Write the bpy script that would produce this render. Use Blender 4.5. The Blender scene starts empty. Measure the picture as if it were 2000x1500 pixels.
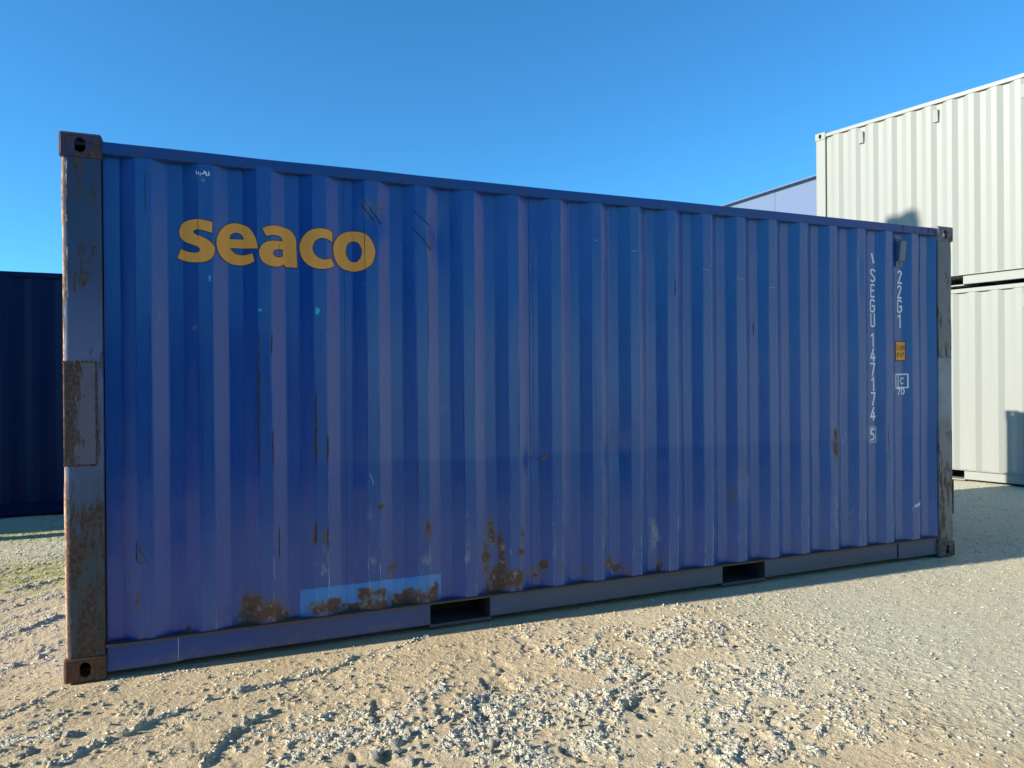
import bpy, bmesh, math, random
import numpy as np
from mathutils import Vector, Matrix

random.seed(7)
rng = np.random.default_rng(7)
S = bpy.context.scene
C = S.collection
SUN_EL, SUN_AZ = 21.3, -2.2        # elevation; heading of the light measured from +X

# ------------------------------------------------------------- camera
cd = bpy.data.cameras.new('camera')
cam = bpy.data.objects.new('camera', cd); C.objects.link(cam); S.camera = cam
cam.location = (0.66323, -3.89413, 1.40023)
cam.rotation_euler = (math.radians(89.82143), math.radians(0.46350), math.radians(-22.52742))
cd.sensor_fit = 'HORIZONTAL'; cd.sensor_width = 36.0; cd.lens = 1402.05 / 2000 * 36
cd.clip_start = 0.05; cd.clip_end = 3000

# ------------------------------------------------------------- sky and sun
w = bpy.data.worlds.new('World'); S.world = w; w.use_nodes = True
wt = w.node_tree; wt.nodes.clear()
sky = wt.nodes.new('ShaderNodeTexSky'); sky.sky_type = 'NISHITA'; sky.sun_disc = False
sky.sun_elevation = math.radians(SUN_EL)
_az = math.radians(SUN_AZ)
to_sun = Vector((-math.cos(_az), -math.sin(_az), 0))
sky.sun_rotation = math.atan2(to_sun.x, to_sun.y)
sky.altitude = 100; sky.air_density = 1.0; sky.dust_density = 0.2; sky.ozone_density = 4.5
bg = wt.nodes.new('ShaderNodeBackground'); bg.inputs[1].default_value = 0.126
wo = wt.nodes.new('ShaderNodeOutputWorld')
tint = wt.nodes.new('ShaderNodeMix'); tint.data_type = 'RGBA'; tint.blend_type = 'MULTIPLY'
tint.inputs[0].default_value = 1; tint.inputs[7].default_value = (.38, .915, 1.13, 1)
wt.links.new(sky.outputs[0], tint.inputs[6]); wt.links.new(tint.outputs[2], bg.inputs[0]); wt.links.new(bg.outputs[0], wo.inputs[0])

sl = bpy.data.lights.new('sun', 'SUN'); sl.energy = 5.0; sl.angle = math.radians(0.53); sl.color = (1, .94, .82)
sun = bpy.data.objects.new('sun', sl); C.objects.link(sun)
_el = math.radians(SUN_EL)
d = Vector((math.cos(_el) * math.cos(_az), math.cos(_el) * math.sin(_az), -math.sin(_el)))
sun.rotation_euler = d.to_track_quat('-Z', 'Y').to_euler(); sun.location = (-20, 0, 12)

vs = S.view_settings
S.display_settings.display_device = 'sRGB'
vs.view_transform = 'Standard'; vs.look = 'None'; vs.exposure = 0.7; vs.gamma = 1; vs.use_curve_mapping = False
S.cycles.max_bounces = 6; S.cycles.diffuse_bounces = 3; S.cycles.glossy_bounces = 3
S.cycles.use_denoising = True

# ------------------------------------------------------------- node helper
class NT:
    def __init__(s, name):
        s.m = bpy.data.materials.new(name); s.m.use_nodes = True
        s.t = s.m.node_tree; s.n = s.t.nodes; s.n.clear()
        s.out = s.n.new('ShaderNodeOutputMaterial'); s.b = s.n.new('ShaderNodeBsdfPrincipled')
        s.t.links.new(s.b.outputs[0], s.out.inputs[0])
        tc = s.n.new('ShaderNodeTexCoord'); s.P = tc.outputs['Object']
        sp = s.n.new('ShaderNodeSeparateXYZ'); s.t.links.new(s.P, sp.inputs[0])
        s.x, s.y, s.z = sp.outputs
    def put(s, v, i):
        if hasattr(v, 'is_linked') or isinstance(v, bpy.types.NodeSocket): s.t.links.new(v, i)
        else:
            if isinstance(v, (tuple, list)) and len(v) == 3 and i.type == 'RGBA': v = (*v, 1)
            i.default_value = v
    def math(s, op, a, b=0.0, c=0.0, clamp=False):
        n = s.n.new('ShaderNodeMath'); n.operation = op; n.use_clamp = clamp
        s.put(a, n.inputs[0]); s.put(b, n.inputs[1])
        if op in ('MULTIPLY_ADD', 'SMOOTH_MIN', 'WRAP', 'COMPARE'): s.put(c, n.inputs[2])
        return n.outputs[0]
    def add(s, a, b): return s.math('ADD', a, b)
    def sub(s, a, b): return s.math('SUBTRACT', a, b)
    def mul(s, a, b): return s.math('MULTIPLY', a, b)
    def mx(s, a, b): return s.math('MAXIMUM', a, b)
    def step(s, v, a, b, lo=0.0, hi=1.0):
        n = s.n.new('ShaderNodeMapRange'); n.interpolation_type = 'SMOOTHSTEP'
        s.put(v, n.inputs['Value'])
        if a > b: a, b, lo, hi = b, a, hi, lo
        n.inputs['From Min'].default_value = a; n.inputs['From Max'].default_value = b
        n.inputs['To Min'].default_value = lo; n.inputs['To Max'].default_value = hi
        return n.outputs[0]
    def mapv(s, sc=(1, 1, 1), loc=(0, 0, 0)):
        n = s.n.new('ShaderNodeMapping'); s.put(s.P, n.inputs[0])
        n.inputs['Scale'].default_value = sc; n.inputs['Location'].default_value = loc
        return n.outputs[0]
    def noise(s, scale, detail=4, rough=.55, sc=(1, 1, 1), loc=(0, 0, 0), dist=0.0):
        n = s.n.new('ShaderNodeTexNoise'); s.put(s.mapv(sc, loc), n.inputs['Vector'])
        n.inputs['Scale'].default_value = scale; n.inputs['Detail'].default_value = detail
        n.inputs['Roughness'].default_value = rough; n.inputs['Distortion'].default_value = dist
        return n.outputs[0]
    def voro(s, scale, sc=(1, 1, 1), out=0, feat='F1'):
        n = s.n.new('ShaderNodeTexVoronoi'); n.feature = feat; s.put(s.mapv(sc), n.inputs['Vector'])
        n.inputs['Scale'].default_value = scale
        return n.outputs[out]
    def attr(s, name):
        n = s.n.new('ShaderNodeAttribute'); n.attribute_name = name; return n.outputs['Fac']
    def mix(s, f, a, b):
        n = s.n.new('ShaderNodeMix'); n.data_type = 'RGBA'
        s.put(f, n.inputs[0]); s.put(a, n.inputs[6]); s.put(b, n.inputs[7]); return n.outputs[2]
    def ramp(s, v, stops):
        n = s.n.new('ShaderNodeValToRGB'); s.put(v, n.inputs[0]); e = n.color_ramp.elements
        while len(e) < len(stops): e.new(.5)
        for k, (p, c) in enumerate(stops): e[k].position = p; e[k].color = (*c, 1)
        return n.outputs[0]
    def bump(s, h, strength=.5, dist=.002):
        n = s.n.new('ShaderNodeBump'); n.inputs['Strength'].default_value = strength
        n.inputs['Distance'].default_value = dist; s.put(h, n.inputs['Height'])
        s.t.links.new(n.outputs[0], s.b.inputs['Normal'])
    def fin(s, col, rough=.5, metal=0.0, spec=.5):
        s.put(col, s.b.inputs['Base Color']); s.put(rough, s.b.inputs['Roughness'])
        s.put(metal, s.b.inputs['Metallic']); s.put(spec, s.b.inputs['Specular IOR Level'])
        return s.m

# ------------------------------------------------------------- mesh helpers
def obj(name, me, mat=None, parent=None, **props):
    if isinstance(me, bmesh.types.BMesh):
        bm = me; me = bpy.data.meshes.new(name); bm.normal_update(); bm.to_mesh(me); bm.free()
    if mat and not me.materials: me.materials.append(mat)
    o = bpy.data.objects.new(name, me); C.objects.link(o)
    if parent: o.parent = parent
    for k, v in props.items(): o[k] = v
    return o
def thing(name, label, cat, loc=(0, 0, 0), rz=0.0, group=None):
    o = bpy.data.objects.new(name, None); C.objects.link(o); o.location = loc; o.rotation_euler = (0, 0, rz)
    o['label'] = label; o['category'] = cat
    if group: o['group'] = group
    return o
def smooth(o, on=True):
    o.data.polygons.foreach_set('use_smooth', [on] * len(o.data.polygons)); return o
def box(bm, x0, x1, y0, y1, z0, z1, bev=0.0, seg=2):
    r = bmesh.ops.create_cube(bm, size=1)['verts']
    for v in r:
        v.co = ((x0 + x1) / 2 + v.co.x * (x1 - x0), (y0 + y1) / 2 + v.co.y * (y1 - y0), (z0 + z1) / 2 + v.co.z * (z1 - z0))
    if bev > 0:
        es = list({e for v in r for e in v.link_edges})
        bmesh.ops.bevel(bm, geom=es, offset=bev, segments=seg, affect='EDGES', profile=.5)
def boxes(*bs, bev=0.0):
    bm = bmesh.new()
    for b in bs: box(bm, *b, bev=bev)
    return bm
def cyl(bm, p, q, r0, r1=None, n=16):
    p, q = Vector(p), Vector(q); r1 = r0 if r1 is None else r1
    m = Matrix.Translation((p + q) / 2) @ (q - p).to_track_quat('Z', 'Y').to_matrix().to_4x4()
    bmesh.ops.create_cone(bm, cap_ends=True, segments=n, radius1=r0, radius2=r1, depth=(q - p).length, matrix=m)
def grid_mesh(name, X, Z, Y, order='xzy'):
    """quad sheet from 2-D arrays (rows x cols)"""
    ny, nx = X.shape
    co = np.stack([X, Y, Z], -1).reshape(-1, 3).astype(np.float32)
    i = np.arange(nx * ny).reshape(ny, nx)
    q = np.stack([i[:-1, :-1], i[:-1, 1:], i[1:, 1:], i[1:, :-1]], -1).reshape(-1, 4)
    me = bpy.data.meshes.new(name)
    me.vertices.add(len(co)); me.vertices.foreach_set('co', co.ravel())
    me.loops.add(q.size); me.loops.foreach_set('vertex_index', q.ravel().astype(np.int32))
    me.polygons.add(len(q)); me.polygons.foreach_set('loop_start', np.arange(0, q.size, 4, dtype=np.int32))
    me.update(calc_edges=True); me.polygons.foreach_set('use_smooth', np.ones(len(q), bool))
    return me
def set_attr(me, name, a):
    t = me.attributes.new(name, 'FLOAT', 'POINT'); t.data.foreach_set('value', np.ascontiguousarray(a, np.float32).ravel())

# ------------------------------------------------------------- numpy noise
_T = rng.random((256, 256))
def vn(x, y, seed=0):
    x = x + seed * 17.31; y = y + seed * 9.77
    xi = np.floor(x).astype(int); yi = np.floor(y).astype(int); fx = x - xi; fy = y - yi
    fx = fx * fx * (3 - 2 * fx); fy = fy * fy * (3 - 2 * fy)
    a = _T[xi & 255, yi & 255]; b = _T[(xi + 1) & 255, yi & 255]; c = _T[xi & 255, (yi + 1) & 255]; e = _T[(xi + 1) & 255, (yi + 1) & 255]
    return (a * (1 - fx) + b * fx) * (1 - fy) + (c * (1 - fx) + e * fx) * fy
def fbm(x, y, seed=0, oc=4, g=.5):
    s = 0; a = 1; t = 0
    for k in range(oc):
        s = s + a * vn(x * 2 ** k, y * 2 ** k, seed + k * 3.1); t += a; a *= g
    return s / t
def sst(v, a, b):
    t = np.clip((v - a) / (b - a), 0, 1); return t * t * (3 - 2 * t)

# ------------------------------------------------------------- measured marks (metres on the container's front)
LOGO = [[[(0.5862,2.2241,0),(0.6224,2.2219,0),(0.6613,2.2145,1),(0.6608,2.1599,1),(0.6167,2.1703,0),(0.5883,2.1727,0),(0.5727,2.1636,0),(0.5855,2.1478,0),(0.6165,2.1365,0),(0.6474,2.1189,0),(0.6681,2.0953,0),(0.6718,2.0732,0),(0.6624,2.0407,0),(0.6388,2.0196,0),(0.605,2.0098,0),(0.5635,2.0108,0),(0.5271,2.0187,0),(0.4986,2.0307,1),(0.5168,2.0773,1),(0.5457,2.0632,0),(0.5769,2.0576,0),(0.5977,2.0622,0),(0.6038,2.0738,0),(0.5928,2.0873,0),(0.5643,2.0998,0),(0.5332,2.1141,0),(0.514,2.1361,0),(0.5091,2.1639,0),(0.5196,2.1984,0),(0.5471,2.2177,0)]],[[(0.8752,2.0961,1),(0.8688,2.1371,0),(0.8506,2.181,0),(0.8215,2.2107,0),(0.7759,2.2237,0),(0.7329,2.2132,0),(0.7005,2.1802,0),(0.6816,2.1372,0),(0.6812,2.0974,0),(0.6941,2.0566,0),(0.7205,2.029,0),(0.7526,2.0131,0),(0.7903,2.0094,0),(0.8279,2.0152,0),(0.8599,2.0304,1),(0.8496,2.0717,1),(0.8283,2.0644,0),(0.7989,2.0611,0),(0.7692,2.0674,0),(0.7505,2.0835,0),(0.7439,2.0961,1)],[(0.7411,2.1411,1),(0.7458,2.1595,0),(0.7593,2.172,0),(0.7782,2.1762,0),(0.7971,2.1689,0),(0.8077,2.1532,0),(0.8097,2.1422,1)]],[[(0.898,2.2019,1),(0.9265,2.2133,0),(0.9547,2.2204,0),(0.9955,2.2212,0),(1.0329,2.2109,0),(1.0556,2.1888,0),(1.0682,2.1599,0),(1.0706,2.1095,0),(1.0735,2.012,1),(1.0142,2.0118,1),(1.0079,2.026,1),(0.9848,2.0135,0),(0.9591,2.0072,0),(0.9198,2.0153,0),(0.8925,2.0399,0),(0.8819,2.0769,0),(0.8931,2.1123,0),(0.918,2.1328,0),(0.9517,2.1411,0),(1.0007,2.1449,1),(0.9964,2.161,0),(0.9804,2.171,0),(0.9543,2.1715,0),(0.9344,2.1674,0),(0.9178,2.1627,1)],[(1.0003,2.1026,1),(0.971,2.0996,0),(0.9564,2.0916,0),(0.9499,2.076,0),(0.9591,2.0627,0),(0.9765,2.0585,0),(1.0,2.0651,1)]],[[(1.2548,2.2086,1),(1.2288,2.2191,0),(1.1989,2.2225,0),(1.164,2.2178,0),(1.1305,2.2041,0),(1.103,2.1751,0),(1.0869,2.1338,0),(1.0887,2.0921,0),(1.102,2.056,0),(1.129,2.0256,0),(1.1622,2.0093,0),(1.2029,2.007,0),(1.2364,2.0145,0),(1.2647,2.0294,1),(1.2458,2.0679,1),(1.215,2.0585,0),(1.1858,2.0628,0),(1.1628,2.0793,0),(1.15,2.1025,0),(1.1502,2.1263,0),(1.1605,2.1506,0),(1.1809,2.1669,0),(1.2043,2.1715,0),(1.2283,2.1665,0),(1.2543,2.1557,1)]],[[(1.3648,2.2241,0),(1.3982,2.221,0),(1.4346,2.2058,0),(1.462,2.1771,0),(1.4794,2.1291,0),(1.4766,2.0859,0),(1.4608,2.0482,0),(1.43,2.022,0),(1.3854,2.0071,0),(1.3452,2.0091,0),(1.3031,2.0237,0),(1.2721,2.06,0),(1.259,2.1066,0),(1.2633,2.1495,0),(1.2863,2.1897,0),(1.3228,2.2155,0)],[(1.3699,2.1697,0),(1.3921,2.1606,0),(1.4072,2.1327,0),(1.4098,2.1081,0),(1.4026,2.0808,0),(1.3858,2.0597,0),(1.3663,2.0571,0),(1.3457,2.0657,0),(1.3308,2.0923,0),(1.328,2.1197,0),(1.3343,2.1475,0),(1.3496,2.1638,0)]]]
TEXT = [('S', 5.2141, 5.2609, 2.1257, 2.2277), ('E', 5.2131, 5.256, 2.0105, 2.1122), ('G', 5.2095, 5.2596, 1.8991, 2.0006), ('U', 5.2111, 5.259, 1.7878, 1.889), ('1', 5.215, 5.2475, 1.642, 1.7424), ('4', 5.2062, 5.257, 1.5306, 1.6309), ('7', 5.2078, 5.2534, 1.4193, 1.5211), ('1', 5.2173, 5.2471, 1.3117, 1.4114), ('7', 5.2111, 5.2541, 1.2004, 1.2997), ('4', 5.2049, 5.2583, 1.0892, 1.1879), ('5', 5.2113, 5.2516, 0.9315, 1.0262), ('2', 5.5003, 5.5402, 2.127, 2.2306), ('2', 5.4965, 5.5379, 2.0133, 2.1168), ('G', 5.4928, 5.5423, 1.9035, 2.0068), ('1', 5.5, 5.5337, 1.7902, 1.893), ('C', 5.5152, 5.5525, 1.3551, 1.4098), ('7', 5.4818, 5.5177, 1.2771, 1.3257), ('0', 5.5228, 5.5538, 1.2785, 1.3273), ('i', 5.4785, 5.489, 1.3437, 1.4219), ('2', 5.4794, 5.4933, 1.6215, 1.6569), ('.', 5.4974, 5.5018, 1.6217, 1.6256), ('6', 5.5067, 5.5239, 1.6218, 1.6573), ('m', 5.5313, 5.5539, 1.622, 1.6513), ('8', 5.4832, 5.501, 1.5628, 1.5982), ("'", 5.5074, 5.5108, 1.5865, 1.5983), ('6', 5.5187, 5.5366, 1.563, 1.5985), ('"', 5.5417, 5.5502, 1.5867, 1.5983)]
BOX5 = (5.1981, 5.2642, 0.9243, 1.0375)
PLATE = (5.4705, 5.5608, 1.5393, 1.6846)
BOXC = (5.4684, 5.5762, 1.3321, 1.4331)
SLASH = [(5.226479932189719, 2.3374419269615574), (5.244304242033117, 2.2731598536965967)]
VENT = (5.4933, 5.5683, 2.2597, 2.4575)
STICK = (5.6299, 5.7549, 0.4141, 0.4471)
PATCH = (1.0721, 1.8518, 0.1664, 0.3029)
RUST = [(0.847, 0.235, 0.0638, 0.0791, 1), (0.905, 0.197, 0.0916, 0.037, 1), (1.004, 0.187, 0.0261, 0.0484, 0.9), (1.211, 0.197, 0.086, 0.03, 0.9), (1.352, 0.174, 0.077, 0.0195, 1), (1.47, 0.186, 0.0781, 0.0252, 0.9), (1.662, 0.178, 0.1049, 0.0258, 0.85), (1.809, 0.225, 0.0265, 0.0521, 0.7), (0.852, 0.24, 0.0542, 0.0791, 1), (0.951, 0.216, 0.0586, 0.0584, 1), (0.803, 0.2, 0.034, 0.0369, 0.8), (1.005, 0.214, 0.0261, 0.0376, 0.7), (1.171, 0.202, 0.0428, 0.0434, 1), (1.253, 0.214, 0.0401, 0.0329, 0.9), (1.429, 0.238, 0.0447, 0.039, 1), (1.499, 0.244, 0.0385, 0.028, 0.8), (1.593, 0.194, 0.0567, 0.0342, 1), (1.688, 0.195, 0.0841, 0.0344, 1), (1.791, 0.212, 0.0481, 0.0404, 1), (1.58, 0.367, 0.0232, 0.0342, 0.6), (1.663, 0.218, 0.0368, 0.0344, 0.8), (2.144, 0.517, 0.0249, 0.0781, 0.9), (2.119, 0.355, 0.0262, 0.1495, 0.7), (2.206, 0.392, 0.027, 0.1359, 0.8), (2.19, 0.241, 0.0712, 0.0724, 1), (2.273, 0.241, 0.0806, 0.0603, 0.9), (2.342, 0.399, 0.0322, 0.0364, 0.6), (2.323, 0.251, 0.0328, 0.0424, 0.9), (2.438, 0.244, 0.037, 0.0494, 0.7), (2.492, 0.287, 0.0335, 0.0248, 0.8), (2.593, 0.267, 0.0349, 0.031, 0.4), (2.948, 0.254, 0.0313, 0.0386, 0.8), (3.007, 0.221, 0.0377, 0.0324, 0.7), (3.07, 0.206, 0.0328, 0.026, 0.6), (2.766, 0.235, 0.0449, 0.0317, 0.5), (3.327, 0.222, 0.0242, 0.0399, 0.7), (4.459, 0.226, 0.023, 0.0363, 0.5), (4.727, 0.218, 0.0334, 0.0259, 0.5), (2.491, 0.937, 0.0167, 0.0186, 0.8), (2.655, 0.939, 0.0117, 0.0125, 0.6), (1.504, 0.72, 0.0161, 0.014, 1), (0.316, 0.573, 0.0089, 0.0497, 0.5), (0.309, 0.362, 0.0112, 0.0745, 0.6), (0.324, 0.187, 0.0222, 0.0248, 0.6), (0.526, 0.173, 0.0213, 0.0231, 0.6), (1.154, 1.045, 0.0106, 0.0217, 0.7), (1.197, 1.043, 0.014, 0.0218, 0.5), (2.352, 0.504, 0.0157, 0.0304, 0.8), (1.762, 0.572, 0.0169, 0.0518, 0.9), (0.879, 0.556, 0.015, 0.0158, 0.6), (0.968, 0.598, 0.0106, 0.048, 0.5), (1.156, 0.597, 0.0106, 0.0542, 0.8), (1.214, 0.579, 0.0115, 0.0545, 0.8), (4.837, 0.919, 0.0278, 0.13, 0.9), (3.907, 0.627, 0.0258, 0.0695, 0.5), (1.504, 2.347, 0.0257, 0.0393, 0.5), (1.433, 2.354, 0.0279, 0.0389, 0.5), (1.776, 2.168, 0.0212, 0.046, 0.5)]
PALE = [(0.617, 2.438, 0.0331, 0.0128, 1), (0.624, 1.927, 0.0118, 0.0179, 0.0), (3.276, 0.401, 0.0334, 0.1325, 0.9), (3.931, 0.644, 0.0465, 0.0868, 0.5), (3.742, 0.416, 0.0321, 0.0683, 0.4), (4.946, 0.949, 0.054, 0.0528, 0.5), (4.972, 0.986, 0.034, 0.0378, 0.4), (4.987, 0.343, 0.0331, 0.1891, 0.5), (2.342, 0.399, 0.0322, 0.091, 0.5), (2.128, 0.459, 0.045, 0.15, 0.5), (5.346, 0.937, 0.1061, 0.1156, 0.4), (1.854, 1.259, 0.0489, 0.0351, 0.5), (1.617, 1.379, 0.0594, 0.0171, 0.5), (1.186, 0.418, 0.0274, 0.0326, 0.8), (1.213, 0.497, 0.023, 0.0545, 0.6), (1.354, 0.419, 0.0205, 0.0335, 0.5), (1.458, 0.431, 0.0292, 0.0391, 0.9), (1.447, 0.697, 0.0142, 0.1116, 0.7), (1.746, 0.401, 0.0258, 0.0345, 0.8), (2.004, 0.389, 0.026, 0.0412, 0.9), (2.014, 0.477, 0.0101, 0.1767, 0.7), (2.559, 0.364, 0.0112, 0.1856, 0.6), (4.283, 0.55, 0.0189, 0.1425, 0.4), (0.576, 1.76, 0.0188, 0.0255, 0.5), (0.587, 1.683, 0.0188, 0.0153, 0.7), (0.425, 1.731, 0.0112, 0.0757, 0.4), (1.417, 1.937, 0.0327, 0.0334, 0.6), (1.212, 1.886, 0.023, 0.0436, 0.4), (2.898, 0.457, 0.0138, 0.191, 0.5), (2.453, 1.91, 0.0177, 0.0432, 0.3), (4.876, 0.804, 0.0229, 0.2985, 0.6), (4.828, 0.437, 0.0278, 0.2971, 0.6), (5.496, 0.771, 0.0249, 0.2351, 0.4), (0.222, 1.529, 0.0225, 0.1486, 0.2), (2.03, 1.654, 0.0357, 0.1768, 0.2)]
CYAN = [(0.631, 1.935, 0.0095, 0.0231, 1), (0.882, 1.778, 0.01, 0.0105, 1), (1.163, 1.781, 0.0066, 0.019, 1)]
CRACK = [(1.4207, 2.3819, 1.425, 1.9648, 0.0028), (0.5938, 2.2314, 0.5952, 2.1166, 0.0025), (1.2054, 2.0547, 1.205, 2.0112, 0.004), (0.9847, 2.1471, 0.984, 2.0669, 0.002), (0.8757, 1.6623, 0.8698, 0.965, 0.005), (0.9408, 1.6636, 0.9374, 1.5576, 0.004), (0.9415, 1.1602, 0.9397, 0.9614, 0.004), (1.1596, 1.3561, 1.1535, 0.9499, 0.006), (1.2186, 1.1237, 1.2173, 0.9738, 0.005), (0.5885, 1.6189, 0.5904, 1.2995, 0.002), (0.3724, 1.7277, 0.3754, 1.5533, 0.003), (0.371, 1.3039, 0.3655, 0.9299, 0.003), (1.4917, 1.3379, 1.4953, 1.1137, 0.003), (1.4343, 1.8119, 1.4296, 0.949, 0.002), (1.7795, 2.1397, 1.7763, 1.4778, 0.002), (1.7103, 1.3634, 1.7074, 0.6768, 0.0015), (1.9861, 1.5364, 1.9822, 0.6553, 0.0015), (2.0538, 1.8319, 2.044, 1.0644, 0.0015), (2.4389, 2.2175, 2.4377, 0.9232, 0.002), (0.3609, 2.4489, 0.3612, 2.2251, 0.003), (2.3339, 1.5381, 2.3219, 0.9325, 0.002), (4.1053, 1.7957, 4.1045, 1.7073, 0.004), (3.4354, 2.0596, 3.4385, 1.9599, 0.004), (5.7229, 2.3894, 5.7334, 2.1922, 0.005), (5.3579, 1.0518, 5.3555, 0.7819, 0.003), (4.7965, 2.4385, 4.8164, 0.8086, 0.002), (2.8358, 1.8572, 2.8455, 0.9065, 0.0015), (0.6077, 1.4016, 0.6045, 0.7619, 0.002), (0.9685, 0.6514, 0.9671, 0.4916, 0.004), (0.3071, 0.6351, 0.3064, 0.5482, 0.004), (1.151, 0.6655, 1.1553, 0.5568, 0.005), (1.2143, 0.6331, 1.2134, 0.5241, 0.004)]
SCR = [(1.6945, 2.361, 1.788, 2.285), (1.6937, 2.2582, 1.8006, 2.1515), (1.4529, 2.3558, 1.519, 2.2712), (1.408, 2.3684, 1.4747, 2.2935), (3.6557, 2.138, 3.7128, 2.1272), (3.9413, 2.087, 3.9932, 2.0825), (4.2187, 2.0365, 4.2685, 2.0386), (2.8431, 2.2754, 2.8683, 2.2676), (3.1078, 2.2255, 3.1532, 2.2218), (0.3048, 0.6351, 0.3599, 0.5313), (0.3109, 0.5408, 0.3643, 0.5308), (1.4403, 0.9066, 1.4621, 0.8495), (0.99, 0.0839, 1.0297, 0.0802)]
RIDGE = [[(0.1, -0.82), (0.17, -0.753), (0.306, -0.662), (0.473, -0.519), (0.612, -0.447), (0.873, -0.387), (1.115, -0.3)], [(1.16, -0.333), (1.329, -0.217), (1.493, -0.19), (1.623, -0.111), (1.79, -0.03)], [(0.602, -1.037), (0.672, -0.908), (0.751, -0.763), (0.876, -0.669)], [(1.034, -0.848), (1.091, -0.814), (1.172, -0.735)], [(-0.451, 0.889), (-0.332, 1.019), (-0.203, 1.16)], [(-0.322, 0.331), (-0.213, 0.424), (-0.107, 0.594)], [(-0.576, 1.431), (-0.448, 1.602), (-0.303, 1.721)], [(-0.186, -0.258), (-0.109, -0.187), (-0.023, -0.025)], [(0.2, -0.152), (0.245, 0.015), (0.293, 0.014)], [(-0.099, -0.636), (-0.01, -0.591), (0.07, -0.56)], [(-0.827, 2.522), (-0.667, 2.695), (-0.475, 2.73)], [(0.384, -0.078), (0.493, -0.027), (0.608, -0.043)], [(-0.681, 1.89), (-0.379, 2.168)]]
CLOD = [(1.201, -1.219, 0.0505), (1.303, -1.16, 0.044), (1.315, -1.308, 0.038), (1.512, -0.972, 0.0347), (1.626, -0.97, 0.0307), (1.512, -1.046, 0.0296), (1.38, -1.215, 0.0316), (1.637, -1.195, 0.0245), (1.639, -1.306, 0.0276), (1.515, -1.335, 0.0231), (1.696, -1.473, 0.0263), (2.429, -1.24, 0.0273), (2.4, -1.358, 0.0263), (2.332, -0.963, 0.024), (3.323, -0.98, 0.0338), (3.08, -0.834, 0.0278), (3.023, -0.601, 0.0231), (2.862, -0.441, 0.0175), (3.47, -1.332, 0.0271), (3.307, -1.48, 0.0204), (2.769, -1.494, 0.0228), (3.119, -1.485, 0.0196), (2.582, -1.462, 0.0265), (2.629, -1.532, 0.0219), (2.706, -1.565, 0.0221), (2.385, -1.65, 0.0202), (2.545, -1.72, 0.0246), (2.607, -1.788, 0.0245), (0.108, -0.576, 0.0335), (0.004, -0.66, 0.0376), (0.075, -0.771, 0.0317), (-0.023, -0.689, 0.0327), (0.131, -0.37, 0.0203), (0.421, -0.861, 0.0173), (0.831, -0.543, 0.0239), (1.153, -0.539, 0.0193), (0.828, -1.097, 0.02), (2.014, -1.312, 0.0166), (1.828, -1.367, 0.0198), (2.044, -1.544, 0.0194), (2.177, -1.474, 0.0163), (1.787, -0.786, 0.0188), (2.272, -0.478, 0.0188), (1.778, -0.261, 0.019), (1.347, -0.624, 0.019), (1.334, -0.842, 0.02), (0.278, -0.301, 0.0257), (0.972, -0.548, 0.0192), (1.166, -0.99, 0.021), (1.025, -1.143, 0.0198), (2.826, -1.665, 0.0177), (2.739, -1.077, 0.0225), (2.877, -1.201, 0.0224), (2.573, -0.8, 0.0181)]

# ============================================================= materials
RUST_D, RUST_M, RUST_L = (.035, .018, .012), (.11, .045, .02), (.26, .13, .07)

def rust_color(n):
    f = n.noise(60, 6, .65)
    return n.ramp(f, [(.3, RUST_D), (.46, (.07, .04, .026)), (.56, (.10, .075, .055)), (.66, (.15, .075, .04)), (.78, RUST_L)])

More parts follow.
